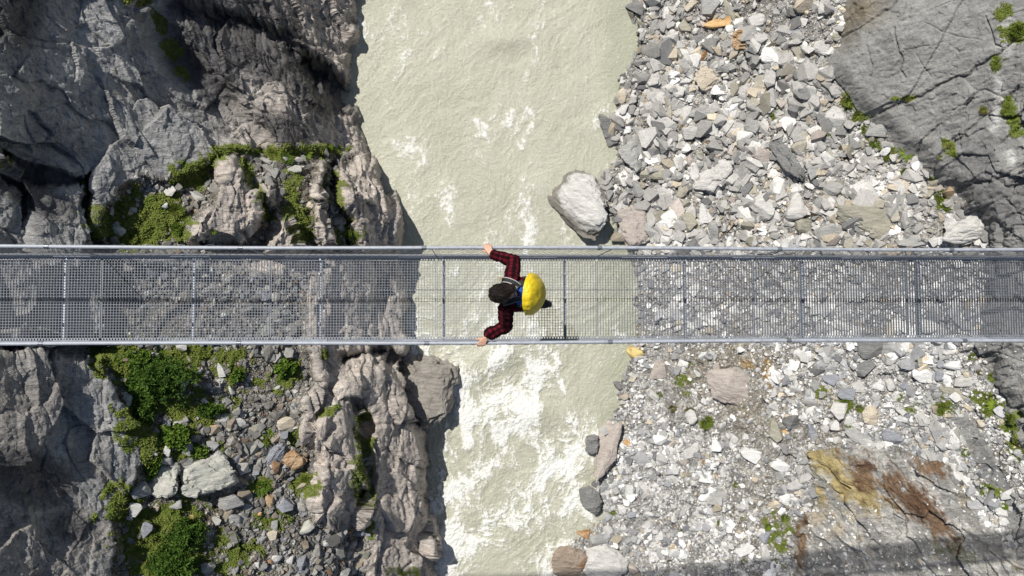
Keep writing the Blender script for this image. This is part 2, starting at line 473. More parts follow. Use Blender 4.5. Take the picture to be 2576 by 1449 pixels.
for q in ([(2375, 1040), (2440, 1045), (2470, 1090), (2530, 1190), (2560, 1250), (2500, 1230), (2440, 1150), (2400, 1090)], [(2500, 1230), (2576, 1260), (2640, 1449), (2560, 1420)]):
    slabs = np.maximum(slabs, sstep(4, -8, sdpoly(U + wob, V + wob, q)))
bed = np.maximum(bed, slabs * (~LEFT)); outc = outc * (1 - bed)
Z = Z + 0.6 * sstep(10, -60, sdB) * (~LEFT) + 0.45 * sstep(6, -40, sdO) * (~LEFT)
SOILB = [(262, 862), (244, 912), (267, 956), (302, 1014), (329, 1054), (378, 1098), (378, 1143), (338, 1205), (311, 1249), (284, 1303), (284, 1383), (272, 1449), (272, 1900), (925, 1900), (915, 1449), (928, 1310), (845, 1345), (785, 1318), (772, 1230), (795, 1160), (755, 1085), (760, 1010), (790, 960), (775, 880), (775, 700), (240, 650)]
SOILT = [(250, 640), (252, 520), (300, 480), (360, 440), (420, 450), (470, 430), (520, 400), (560, 385), (640, 372), (770, 365), (850, 375), (900, 395), (860, 420), (885, 640)]
sdS = np.minimum(sdpoly(U + wob, V + wob * .6, SOILB), sdpoly(U + wob, V + wob * .6, SOILT))
soil = sstep(8, -8, sdS) * LEFT * (1 - sstep(0.15, 0.5, rib)) * (1 - sstep(0.05, 0.3, spur))
rockL = LEFT * (1 - soil)
Z = Z - 0.5 * sstep(10, -30, sdS) * LEFT * (1 - rib)

# smooth base -> normals -> relief along the normal
Bp = P(U, V, Z).astype(F4)


def normals(G):
    du = np.gradient(G, axis=1); dv = np.gradient(G, axis=0)
    n = np.cross(dv, du); n /= np.linalg.norm(n, axis=-1, keepdims=True) + 1e-9
    n *= np.sign(n[..., 2:3] + 1e-9)
    return n


def blur(A, k):
    for _ in range(k):
        A = A.copy(); A[1:-1] = (A[:-2] + 2 * A[1:-1] + A[2:]) / 4; A[:, 1:-1] = (A[:, :-2] + 2 * A[:, 1:-1] + A[:, 2:]) / 4
    return A


Nb = normals(blur(Bp, 8))
Bq = P(U, V, Z0).astype(F4)
X, Y, ZZ = Bq[..., 0], Bq[..., 1], Bq[..., 2]
w1 = fbm(X * .35, Y * .35, ZZ * .35, 3, 21) * .7; w2 = fbm(X * .35 + 9, Y * .35, ZZ * .35, 3, 22) * .7
Xw, Yw, Zw = X + w1, Y + w2, ZZ + w1 * .6


def rot2(ang):
    a = math.radians(ang); return math.cos(a), math.sin(a)


# foliation: stretched along the strike, fine across it
ca, sa = rot2(-52); Aal = Xw * ca + Yw * sa; Aac = -Xw * sa + Yw * ca            # upper wall strikes down to the right
cb, sb = rot2(-84); Bal = Xw * cb + Yw * sb; Bac = -Xw * sb + Yw * cb            # lower ribs strike almost across the bridge
topw = sstep(460, 310, V + (U - 600) * 0.05 + 40 * fbm(U / 120, V / 120, .2, 2, 44))
riv = sstep(420, 760, U) * LEFT
f1, k1, r1 = facets(Aal * .20, Aac * .42, Zw * .30, 31)
bl = lambda a, b: [lerp(q, w_, topw) for q, w_ in zip(a, b)]
f2, k2, r2 = bl(facets(Bal * .55, Bac * 1.25, Zw * .8, 32), facets(Aal * .55, Aac * 1.25, Zw * .8, 32))
f3, k3, r3 = bl(facets(Bal * 1.5, Bac * 3.6, Zw * 2.2, 33), facets(Aal * 1.5, Aac * 3.6, Zw * 2.2, 33))
folA = ridged(Aal * .3, Aac * 1.5, Zw * .9, 5, 41); folB = ridged(Bal * .25, Bac * 1.7, Zw * .7, 5, 43)
fol = lerp(folB, folA, topw)
n0 = fbm(X * .7, Y * .7, ZZ * .7, 5, 51); n1 = fbm(X * 3, Y * 3, ZZ * 3, 4, 55, .6)
n2 = fbm(X * .22, Y * .22, ZZ * .22, 3, 57)
f4, k4, r4 = bl(facets(Bal * 3.2, Bac * 6.5, Zw * 4.5, 34), facets(Aal * 3.2, Aac * 6.5, Zw * 4.5, 34))
wallrelief = 0.80 * f1 + 0.22 * f2 + 0.07 * f3 + 0.045 * f4 + 0.24 * n0 + 0.06 * n1 + 0.12 * (fol - .5) - .03 * sstep(.05, 0, k2)
ribrelief = 0.36 * f1 + 0.34 * f2 + 0.19 * f3 + 0.085 * f4 + 0.26 * (fol - .5) + 0.10 * n0 + 0.06 * n1 - .05 * sstep(.06, 0, k2) - .03 * sstep(.06, 0, k3)
s5, sk5, sr5 = facets(Bal * .32, Bac * .55, Zw * .4, 36)
spurrelief = .62 * s5 + .16 * f2 + .05 * f3 + .03 * f4 + .20 * n0 + .045 * n1 + .16 * (folB - .5) - .07 * sstep(.04, 0, sk5) - .05 * sstep(.05, 0, k2)
H = rockL * lerp(lerp(.72 * wallrelief, .70 * ribrelief, np.maximum(riv, rib)), spurrelief, np.maximum(spur, .75 * riv * (1 - topw) * (1 - rib)))
# gravel, soil
g1, gk, gr = facets(X * 3.4, Y * 3.4, ZZ * 3.4, 61)
g2, gk2, gr2 = facets(X * 1.1 + w1, Y * 1.1, ZZ * 1.1, 62)
scree = (~LEFT) * (1 - bed) * (1 - outc)
H += (soil * 0.9 + scree) * (0.10 * g1 + 0.05 * (gr - .5) + 0.16 * g2 + 0.22 * n0 + 0.05 * n1)
# right bedrock: smooth, glacier-worn, with long cracks
cc, scs = rot2(38); Cal = X * cc + Y * scs; Cac = -X * scs + Y * cc
b1, bk, br = facets((Cal + w1 * .4) * .16, (Cac + w2 * .4) * .30, ZZ * .22, 71)
b2, bk2, br2 = facets((Cal + w1 * .3) * .55, (Cac + w2 * .3) * .8, ZZ * .6, 72)
v_br = np.clip(fbm(X * .5 + 3, Y * .5, ZZ * .5, 2, 73) * 1.5 + .5, 0, 1)
rough_b = sstep(2300, 2480, U) * sstep(120, 330, V)
bfol = ridged(Cal * .35, Cac * 1.6, ZZ * 1.2, 5, 75)
CR = np.zeros(sh0 := U.shape, F4)
for pts, wd_, dp in (([(2250, 67), (2263, 124), (2268, 178), (2285, 200)], 4, .8), ([(2188, 120), (2192, 187), (2186, 210)], 3, .5), ([(2640, 80), (2526, 115), (2454, 178), (2366, 213), (2321, 240), (2268, 253), (2210, 289)], 8, 1.0), ([(2560, 215), (2481, 289), (2410, 347), (2366, 391), (2343, 436)], 6, 1.0), ([(2366, 311), (2321, 351), (2303, 391)], 4, .8), ([(2600, 400), (2468, 476), (2440, 510), (2420, 560)], 4, .8), ([(2640, 240), (2540, 300), (2481, 290)], 5, .9), ([(2090, 190), (2130, 235), (2150, 272)], 4, .8), ([(2110, 100), (2180, 60), (2260, 0), (2300, -40)], 5, .8), ([(2480, 40), (2500, 110), (2526, 115)], 4, .7), ([(2576, 560), (2520, 600), (2490, 650)], 4, .7), ([(2330, 60), (2400, 90), (2470, 100)], 2.5, .4), ([(2300, 130), (2340, 190)], 2.5, .4)):
    CR = np.maximum(CR, dp * sstep(wd_ * .8, 0, np.abs(np.minimum.reduce([np.abs(sdpoly(U + wob * .9, V + wob * .9, [q0, q1])) for q0, q1 in zip(pts, pts[1:])]))))
b3, bk3, br3 = facets((Cal + w1 * .3) * 1.3, (Cac + w2 * .3) * 3.0, ZZ * 2.0, 76)
b4, bk4, br4 = facets(Cal * 3.0, Cac * 6.5, ZZ * 4.2, 77)
H += bed * (0.10 * b1 + (0.06 + .26 * rough_b) * b2 + (.035 + .10 * rough_b) * b3 + .03 * b4 + 0.04 * (bfol - .5) * (1 + 3 * rough_b) + 0.16 * n0 + 0.035 * n1 - 0.13 * CR - .05 * sstep(.06, 0, bk2) * rough_b)
cd, sd_ = rot2(-50); Dal = Xw * cd + Yw * sd_; Dac = -Xw * sd_ + Yw * cd
ofol = ridged(Dal * .3, Dac * 1.5, ZZ * 1.0, 5, 78)
o2, ok2, or2 = facets(Dal * .5, Dac * 1.1, ZZ * .9, 79)
o3_, ok3, or3 = facets(Dal * 1.6, Dac * 4.0, ZZ * 2.6, 80)
H += outc * (0.34 * o2 + .12 * o3_ + 0.24 * (ofol - .5) + 0.16 * n0 + 0.06 * n1)
under = sstep(4, -20, SD)
H *= 1 - 0.85 * under
T = Bp + Nb * H[..., None]
TN = normals(T)
slope = Nb[..., 2]

# ------------------------------------------------------------------ TERRAIN: rock, moss and soil colours
sh = U.shape
C = np.zeros(sh + (3,), F4); RO = np.full(sh, 0.85, F4)
v01 = np.clip(n0 * 1.4 + .5, 0, 1); v02 = np.clip(n2 * 1.6 + .5, 0, 1); v03 = np.clip(n1 * 1.2 + .5, 0, 1)
wall = mixc(np.broadcast_to(np.array([.235, .237, .24], F4), sh + (3,)), (.43, .428, .42), v01)
wall = mixc(wall, (.33, .30, .27), sstep(.4, .9, v02) * .7 * sstep(500, 1100, V))
wall = mixc(wall, (.40, .36, .32), sstep(.62, .95, r2) * .35)
ribc = mixc(np.broadcast_to(np.array([.475, .425, .378], F4), sh + (3,)), (.66, .58, .51), v01)
ribc = mixc(ribc, (.25, .235, .225), sstep(.55, .85, fol) * .0 + sstep(.6, .95, r2) * .35)
ribc = mixc(ribc, (.50, .47, .43), sstep(.72, .98, r3) * .5)
wet_shade_zone = blobs(U, V, [(640, 60, 260, 120, 35), (800, 200, 160, 90, 45), (520, 180, 90, 150, -30, .8), (700, 330, 200, 80, 20, .55), (980, 760, 60, 130, 0, .55), (860, 930, 90, 60, 30, .5), (540, 410, 120, 40, 0, .4), (60, 470, 110, 60, 0, .6), (20, 60, 80, 120, 0, .5), (990, 1350, 80, 120, 0, .35), (90, 1200, 170, 80, 10, .75), (180, 1320, 90, 70, 0, .5), (30, 30, 110, 150, 0, .7), (130, 520, 90, 60, 0, .45)])
wet = sstep(.28, .62, wet_shade_zone * (0.75 + .9 * (v02 - .3)) + .15 * (v01 - .5)) * rockL  # wet rock, with shade painted into the same dark patches, mainly lower left
rk = mixc(wall, (0, 0, 0), np.zeros(sh, F4)); rk = rk + (ribc - rk) * np.maximum(riv * .9, rib)[..., None]
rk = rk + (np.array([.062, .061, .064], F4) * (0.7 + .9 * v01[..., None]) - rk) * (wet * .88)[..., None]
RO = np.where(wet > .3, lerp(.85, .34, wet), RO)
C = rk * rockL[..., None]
soilc = mixc(np.broadcast_to(np.array([.165, .140, .10], F4), sh + (3,)), (.30, .275, .23), sstep(.45, .8, gr))
soilc = mixc(soilc, (.27, .25, .22), v01)
C += soilc * soil[..., None]
# scree
sc = mixc(np.broadcast_to(np.array([.33, .322, .303], F4), sh + (3,)), (.54, .53, .50), sstep(.3, .85, gr))
sc = mixc(sc, (.31, .29, .26), sstep(.5, .85, v02) * .55)
white = blobs(U, V, [(2020, 330, 130, 90), (2140, 370, 110, 70), (2260, 470, 90, 60), (1640, 1200, 160, 160, 0, .8), (2300, 960, 150, 70, 0, .9), (1700, 1380, 160, 100, 0, .6), (1900, 180, 140, 90, 0, .5)])
sc = mixc(sc, (.62, .61, .585), white * .6 * sstep(.2, .7, gr))
brownish = blobs(U, V, [(1850, 900, 140, 60), (1880, 1040, 120, 70, 30), (1740, 930, 60, 90), (1960, 990, 80, 60), (1920, 1290, 80, 150, 0, .6), (2050, 1100, 120, 40, 20, .6), (1800, 570, 100, 40, 0, .5)])
sc = mixc(sc, (.37, .325, .25), brownish * (.5 + .4 * v01))
greyz = blobs(U, V, [(1620, 120, 60, 150), (2300, 1180, 100, 90, 0, .5), (2200, 1080, 160, 40, 0, .7), (1760, 580, 130, 30, 0, .8)])
sc = mixc(sc, (.30, .30, .30), greyz * .6)
C += sc * scree[..., None]
# bedrock
bc = mixc(np.broadcast_to(np.array([.215, .214, .206], F4), sh + (3,)), (.31, .306, .293), v01 * .8 + .2 * v03)
bc = mixc(bc, (.40, .395, .38), sstep(.74, .95, bfol) * .35)
bc = mixc(bc, (.11, .112, .118), rough_b * sstep(.35, .8, v02) * .6)
bc = mixc(bc, (.215, .18, .125), blobs(U, V, [(2165, 25, 55, 40, -30), (2120, 60, 30, 40)]) * .95)
bc = mixc(bc, (.55, .55, .53), blobs(U, V, [(2515, 230, 14, 60, -15), (2535, 110, 16, 50), (2505, 300, 12, 40), (2545, 390, 12, 50, -30)]) * sstep(.3, .6, v01))
bc = mixc(bc, (.09, .085, .08), np.clip(CR, 0, 1) * .6)
C += bc * bed[..., None]
# stained outcrop
oc = mixc(np.broadcast_to(np.array([.30, .295, .28], F4), sh + (3,)), (.50, .49, .46), sstep(.3, .8, v01 * .5 + .5 * sstep(.3, .9, ofol)))
grainy = fbm(Dal * 1.6, Dac * 6, ZZ * 5, 5, 83, .7)
nz = .45 * (v01 - .5) + .30 * (v03 - .5) + .55 * (np.clip(ofol, 0, 1) - .55) + .85 * grainy
yel = sstep(.25, .85, blobs(U, V, [(2088, 1162, 60, 44, 40), (2120, 1215, 40, 44, 30, 1), (2172, 1232, 60, 36, 40, .95), (2062, 1250, 24, 34, 0, .9), (2058, 1140, 40, 32)]) + nz)
rus = sstep(.25, .90, blobs(U, V, [(2252, 1218, 40, 42), (2300, 1262, 70, 36, 38), (2358, 1318, 70, 30, 52), (2330, 1290, 80, 32, 45, .95), (2338, 1175, 58, 30, 25), (2172, 1195, 34, 52, -30, .95), (2016, 1378, 17, 66, 0, 1), (2022, 1305, 14, 30, 0, .7), (2120, 1150, 40, 14, 30, .7), (2290, 1130, 60, 14, 10, .5)]) + nz)
tan = sstep(.25, .8, blobs(U, V, [(2060, 1300, 60, 34, 0, .9), (2140, 1290, 70, 20, 0, .7), (2440, 1230, 34, 50, -20, .8), (2200, 1270, 100, 20, -10, .7), (2100, 1330, 40, 30, 0, .8), (2380, 1370, 70, 40, 0, .5)]) + nz)
grn = sstep(.4, .7, blobs(U, V, [(2400, 1390, 90, 30, 15, .8), (2250, 1275, 60, 14, 0, .5)]) + nz)
oc = mixc(oc, (.44, .375, .27), tan * .75); oc = mixc(oc, (.20, .20, .10), grn * .6)
oc = mixc(oc, (.42, .335, .15), yel * .95); oc = mixc(oc, (.20, .125, .070), np.minimum(rus * 1.15, 1) * .95); oc = mixc(oc, (.09, .045, .025), rus * sstep(.45, .75, v01 * .5 + .5 * np.clip(grainy + .5, 0, 1)) * .8)
C += oc * outc[..., None]
# rust among scree
rs = sstep(.45, .7, blobs(U, V, [(1600, 885, 26, 22), (1596, 840, 18, 24), (1775, 1165, 26, 14, 35), (1800, 1195, 12, 16), (1875, 915, 26, 14, 30, .9), (1930, 930, 18, 40, -10, .8), (1470, 1338, 26, 12), (1660, 925, 30, 40, 0, .5)]) + nz)
C = mixc(C, (.42, .27, .09), rs * .7 * scree)
# dark wet margin of the river
damp = sstep(26, 2, SD) * (~LEFT) * (1 - under)
C = C * (1 - .5 * damp[..., None]); RO = np.where(damp > .4, .5, RO)
dampL = sstep(14, 0, SD) * LEFT
C = C * (1 - .45 * dampL[..., None])
C = C * (1 - .6 * under[..., None]) + np.array([.10, .10, .08], F4) * (.6 * under[..., None])
# moss and short grass
MOSS = [(340, 560, 110, 70, 0, .8), (480, 440, 60, 40, -40, .9), (275, 565, 40, 40), (300, 520, 26, 24, 0, .8), (340, 480, 30, 16, -30, .8), (430, 530, 34, 44), (400, 500, 60, 18, -20, .9), (450, 585, 24, 22), (330, 605, 60, 16, 0, .9), (400, 560, 60, 40, 0, .75), (500, 432, 50, 14, -35), (540, 400, 26, 20), (600, 378, 60, 12, 0, .9), (690, 385, 50, 18), (770, 378, 70, 16), (840, 375, 30, 14), (620, 440, 14, 40, -25), (655, 510, 16, 50, -25), (735, 490, 24, 60), (765, 560, 26, 50, 0, .9), (820, 470, 10, 60, -8, .7), (860, 500, 12, 60, -10, .9), (885, 585, 26, 22), (850, 600, 20, 30, 0, .8), (365, 5, 16, 12), (410, 60, 10, 40, -30), (440, 130, 12, 40, -30), (465, 175, 10, 30, -35, .8), (330, 0, 20, 8), (10, 400, 14, 24), (218, 480, 10, 40),
        (300, 895, 66, 40), (400, 930, 135, 70), (540, 895, 120, 26, 0, .8), (350, 1020, 60, 80), (430, 1105, 95, 45), (330, 1270, 60, 60, 0, .9), (400, 1335, 125, 90), (470, 1020, 110, 36), (530, 1440, 150, 60, 0, .6), (470, 890, 60, 26), (360, 1010, 40, 50), (500, 1020, 60, 30), (420, 1100, 60, 36), (370, 1130, 16, 60), (330, 1270, 30, 26), (400, 1280, 90, 26, 0, .8), (350, 1350, 70, 70), (430, 1400, 90, 60), (480, 1330, 50, 50), (600, 940, 40, 40, 0, .75), (650, 960, 60, 30, 0, .7), (720, 930, 34, 34), (655, 1105, 34, 26, 0, .9), (740, 1100, 26, 30), (655, 1225, 32, 26), (765, 1215, 36, 36, 0, .9), (690, 1310, 60, 30, 0, .6), (560, 1340, 40, 40, 0, .6), (600, 1400, 60, 40, 0, .6),
        (918, 1060, 14, 30), (915, 1120, 24, 40), (905, 1180, 26, 60), (918, 1250, 20, 50), (835, 1030, 30, 10, -20, .8), (1010, 1440, 30, 20, 0, .6), (820, 890, 26, 14, 0, .8), (935, 1330, 14, 24, 0, .7),
        (2132, 262, 18, 26, -20), (2160, 292, 22, 24, -20), (2172, 330, 16, 26), (2200, 360, 30, 14, 20), (2232, 385, 26, 18, 20), (2372, 502, 30, 26), (2340, 455, 12, 16), (2540, 280, 18, 30, -10), (2550, 80, 30, 24), (2505, 160, 26, 16, -20, .8), (2560, 330, 20, 16), (2530, 30, 24, 24, 0, .6), (2390, 370, 12, 20, -40, .9), (2280, 248, 30, 6, 0, .9), (2468, 278, 14, 12), (2280, 440, 16, 10), (2195, 468, 24, 12), (2500, 1025, 34, 20), (2540, 1060, 20, 30), (2560, 1130, 20, 30), (2470, 1000, 26, 16, 0, .8), (2500, 1245, 34, 20, 30, .7), (1720, 960, 24, 50, 0, .5), (1730, 925, 14, 18, 0, .6), (2125, 1018, 24, 14), (2300, 1030, 20, 14, 0, .8), (2377, 1027, 28, 16), (1780, 1065, 28, 12, 10, .9), (1960, 1310, 40, 26, 0, .5), (1965, 1360, 40, 80, 0, .45), (2070, 990, 30, 20, 0, .5)]
mfield = blobs(U, V, MOSS)
mz = .55 * (v03 - .5) + .45 * (v01 - .5) + .35 * (gr - .5)
moss = sstep(.26, .52, mfield + 1.5 * mz * np.minimum(1, mfield * 4)) * (1 - under)
MOSSMASK = moss
mcol = mixc(np.broadcast_to(np.array([.115, .165, .022], F4), sh + (3,)), (.19, .205, .042), v03)
mcol = mixc(mcol, (.17, .15, .045), sstep(.6, .9, v02) * .5)
C = C + (mcol - C) * (moss * .92)[..., None]
RO = np.maximum(RO, moss * .9)
C = np.clip(C, .01, .9)

# ------------------------------------------------------------------ TERRAIN: objects
M_cliff = rock_attr_mat('cliff_rock', (.70, 1.26), .05, strike=-66)
M_scree = rock_attr_mat('scree_ground', (.7, 1.25), .05, .04, 13.0)
M_bed = rock_attr_mat('glacier_worn_rock', (.74, 1.2), .016, strike=36, sc=.10)
M_stain = rock_attr_mat('stained_rock', (.68, 1.28), .06, strike=-50)
NV, NU = sh
idx = np.arange(NV * NU).reshape(sh)
Q = np.stack([idx[:-1, :-1], idx[1:, :-1], idx[1:, 1:], idx[:-1, 1:]], -1)
cls = np.where(LEFT, np.where(soil > .5, 1, 0), np.where(bed > .5, 3, np.where(outc > .5, 4, 2)))[:-1, :-1]
Tf, Cf, Rf = T.reshape(-1, 3), C.reshape(-1, 3), RO.reshape(-1)
names = ['cliff', 'ledge_ground', 'scree_slope', 'bedrock_slope', 'stained_bedrock']
labels = ['dark grey cliff with pale weathered ribs dropping into the river', 'soil and gravel ledge with moss between the cliff ribs', 'pale grey scree slope beside the river', 'smooth grey glacier worn bedrock above the scree', 'grey bedrock streaked with yellow and rust stains']
for k in range(5):
    q = Q[cls == k].reshape(-1, 4)
    used = np.unique(q); remap = np.zeros(NV * NU, np.int32); remap[used] = np.arange(len(used))
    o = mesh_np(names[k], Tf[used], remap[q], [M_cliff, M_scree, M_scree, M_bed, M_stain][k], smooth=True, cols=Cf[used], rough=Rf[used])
    tag(o, labels[k], 'terrain', kind='structure')


def samp(A, u, v):
    u = np.atleast_1d(np.asarray(u, float)); v = np.atleast_1d(np.asarray(v, float))
    fu = np.interp(u, UA, np.arange(NU)); fv = np.interp(v, VA, np.arange(NV))
    i = np.clip(fu.astype(int), 0, NU - 2); j = np.clip(fv.astype(int), 0, NV - 2); a = fu - i; b = fv - j
    if A.ndim == 3: a = a[:, None]; b = b[:, None]
    return (A[j, i] * (1 - a) * (1 - b) + A[j, i + 1] * a * (1 - b) + A[j + 1, i] * (1 - a) * b + A[j + 1, i + 1] * a * b)


Nsm = normals(blur(T, 10))

# ------------------------------------------------------------------ RIVER
RU = np.arange(850, 1660, 1.35).astype(F4); RV = axis(-3390, 4890, -20, 1470, 1.35, 40).astype(F4)
ru, rv = np.meshgrid(RU, RV)
rz = water_z(rv).astype(F4)
rp = P(ru, rv, rz).astype(F4); x, y = rp[..., 0], rp[..., 1]
wa = fbm(x * .30, y * .22, .5, 3, 101); wb = fbm(x * .30 + 7, y * .22, .5, 3, 102)
xq, yq = x + wa * 1.3, y + wb * 1.6
low = sstep(560, 900, rv)
lace = ridged(xq * .62, yq * .34, .4, 5, 111, .60)
lace2 = ridged(xq * 1.7 + 3, yq * 1.0, .1, 4, 112, .62)
lace3 = ridged(xq * 4.2, yq * 2.8 + 2, .6, 3, 118, .65)
lump = fbm(xq * .50, yq * .30, .9, 7, 113, .70)
fine = fbm(xq * 4.5, yq * 3.6, .3, 5, 115, .75)
grain = fbm(x * 9, y * 8, .8, 3, 119, .8)
dgx, dgy = xq * .75 + yq * .66, -xq * .66 + yq * .75
swirl = ridged(dgx * .20, dgy * .75, .6, 4, 117, .55)     # oblique wave trains
dg2 = ridged((xq * .6 - yq * .8) * .7, (xq * .8 + yq * .6) * .22, .2, 4, 116, .55)
FD = -.06 + .14 * sstep(260, 560, rv) + .10 * sstep(500, 660, rv) + .17 * sstep(860, 960, rv)
FD = FD - .08 * sstep(1400, 1500, ru)
plus = blobs(ru, rv, [(1345, 470, 50, 90, -15, .22), (1240, 400, 80, 40, -40, .08), (1270, 100, 50, 20, 15, .20), (1280, 190, 18, 70, -20, .16), (1320, 330, 50, 120, -25, .10), (1400, 600, 150, 28, 5, .40), (1500, 610, 80, 18, 5, .40), (1300, 560, 110, 50, 0, .16), (1395, 950, 40, 90, 0, .18), (1330, 1010, 90, 60, 0, .16), (1134, 1125, 26, 40, 0, .4), (1160, 1400, 60, 50, 0, .3), (1350, 1390, 70, 50, 0, .25)])
wv_ = 14 * fbm(ru / 40, rv / 40, .4, 4, 130, .65)
for pts, wd_, wt_ in (([(1262, 880), (1249, 907), (1183, 952), (1165, 985)], 24, .62), ([(1395, 890), (1405, 938), (1436, 1054)], 13, .45), ([(1345, 930), (1350, 1000), (1338, 1054), (1249, 1098), (1272, 1143), (1205, 1192), (1116, 1249), (1080, 1285)], 24, .60), ([(1290, 1160), (1285, 1227), (1267, 1294), (1294, 1338)], 16, .42), ([(1355, 1200), (1365, 1260), (1374, 1360)], 18, .40), ([(1240, 1310), (1205, 1356), (1150, 1400), (1116, 1440)], 30, .55), ([(1316, 1418), (1383, 1440), (1400, 1500)], 20, .5), ([(1440, 1060), (1450, 1130), (1430, 1200)], 12, .3), ([(1310, 1060), (1345, 1100), (1380, 1160)], 14, .3), ([(1110, 1180), (1100, 1230), (1120, 1330), (1130, 1440)], 16, .42),
                      ([(1180, 300), (1250, 270), (1290, 240)], 7, .16), ([(1110, 440), (1170, 380), (1235, 300)], 6, .16), ([(1220, 500), (1270, 460), (1330, 400)], 8, .22), ([(1310, 250), (1345, 330), (1360, 420), (1400, 520)], 12, .2), ([(1060, 330), (1110, 290)], 5, .14)):
    dd_ = np.minimum.reduce([np.abs(sdpoly(ru + wv_, rv + wv_ * .7, [q0, q1])) for q0, q1 in zip(pts, pts[1:])])
    plus = np.maximum(plus, wt_ * np.exp(-(dd_ / wd_) ** 2).astype(F4))
minus = blobs(ru, rv, [(1050, 420, 90, 160, -15, .14), (1510, 960, 70, 120, 0, .50), (1490, 760, 110, 120, 0, .32), (1260, 1425, 62, 44, 0, .85), (1100, 1110, 36, 34, 0, .45), (1550, 150, 50, 260, 0, .16), (1500, 560, 60, 30, 0, 0), (1110, 660, 80, 60, 0, .12), (1340, 1440, 20, 20, 0, .5), (1280, 960, 40, 40, 0, .22), (1390, 1240, 60, 60, 0, .16), (1270, 1230, 50, 50, 0, .2), (1410, 1300, 40, 60, 0, .2), (1090, 900, 40, 20, 0, .2)])
FDt = np.clip(FD + plus - minus, -.12, 1)
s_ = .45 * lace + .30 * lace2 + 1.5 * lump + .55 * fine + .30 * grain
s_ = (s_ - s_.mean()) / s_.std()
thr = (.5 - FDt) * 3.1
foam = sstep(-.55, 1.05, s_ - thr + .35 * grain) * (.70 + .5 * np.clip(fine + .5 * grain + .5, 0, 1))
vein = sstep(.74, .98, lace + .16 * fine + .10 * grain) * .7 + sstep(.76, 1.0, lace2 + .16 * grain) * .45 + sstep(.8, 1.0, swirl + .14 * grain) * .3
foam = np.maximum(foam, np.clip(vein, 0, 1) * sstep(-.02, .34, FDt + .15 * lump) * .85)
glint_speck = sstep(.30, .75, grain + .45 * fine + .35 * blobs(ru, rv, [(950, 150, 50, 160), (970, 380, 40, 110, -15), (1500, 100, 60, 200, 0, .7), (1180, 60, 160, 60, 0, .4)])) * .30  # foam specks, with sun sparkle along the left edge painted in as white
foam = np.clip(np.maximum(foam, glint_speck), 0, 1)
# surf where water meets the rocks
amp = lerp(.55, 1.0, low) * (1 - .6 * blobs(ru, rv, [(1510, 960, 70, 130), (1260, 1430, 60, 40), (1550, 150, 40, 300)]))
hgt = amp * (.10 * lump + .075 * (swirl - .5) + .045 * (dg2 - .5) + .05 * (lace - .5) + .035 * (lace2 - .5) + .018 * (lace3 - .5) + .03 * fine + .012 * grain) + foam * (.02 + .03 * fine + .012 * grain) * (.5 + low)
rip = fbm(xq * 7, yq * 9, .7, 3, 121, .6); rip2 = perlin(xq * 19, yq * 22, .2, 123)
hgt = hgt + .014 * rip + .008 * rip2
hgt = hgt + blobs(ru, rv, [(1268, 100, 60, 26, 0, .25), (1350, 470, 90, 60, 0, .2), (1240, 905, 120, 40, -30, .3), (1330, 1040, 90, 40, 0, .25)]) * amp
wcol = mixc(np.broadcast_to(np.array([.405, .408, .322], F4), ru.shape + (3,)), (.515, .512, .42), np.clip(lump * 1.2 + .5 + .3 * fine + .3 * grain, 0, 1))
wcol = mixc(wcol, (.365, .375, .28), sstep(1480, 1560, ru) * .7)
wcol = mixc(wcol, (.78, .785, .755), foam * .95)
Wp = rp.copy(); Wp[..., 2] += hgt
tw = NT('glacial_water'); pp = tw.pos(); aa = tw.attr('col'); ar = tw.attr('rough')
nn = tw.noise(pp, 9, 6, .7); nn2 = tw.noise(pp, 34, 3, .6)
kk = tw.ramp(nn2.outputs['Fac'], [(.3, .86), (.7, 1.1)])
tw.l(tw.mul(aa.outputs['Color'], kk.outputs['Color']), tw.b.inputs['Base Color']); tw.l(ar.outputs['Fac'], tw.b.inputs['Roughness'])
nm = tw.bump(nn.outputs['Fac'], .8, .045); nm = tw.bump(nn2.outputs['Fac'], .9, .018, nm); tw.l(nm, tw.b.inputs['Normal'])
tw.b.inputs['IOR'].default_value = 1.33
n_v, n_u = ru.shape; ridx = np.arange(n_v * n_u).reshape(n_v, n_u)
rq = np.stack([ridx[:-1, :-1], ridx[1:, :-1], ridx[1:, 1:], ridx[:-1, 1:]], -1).reshape(-1, 4)
o = mesh_np('river', Wp.reshape(-1, 3), rq, tw.m, smooth=True, cols=wcol.reshape(-1, 3), rough=lerp(.17, .8, foam).reshape(-1))
tag(o, 'milky green glacial river with white rapids', 'river', kind='structure')

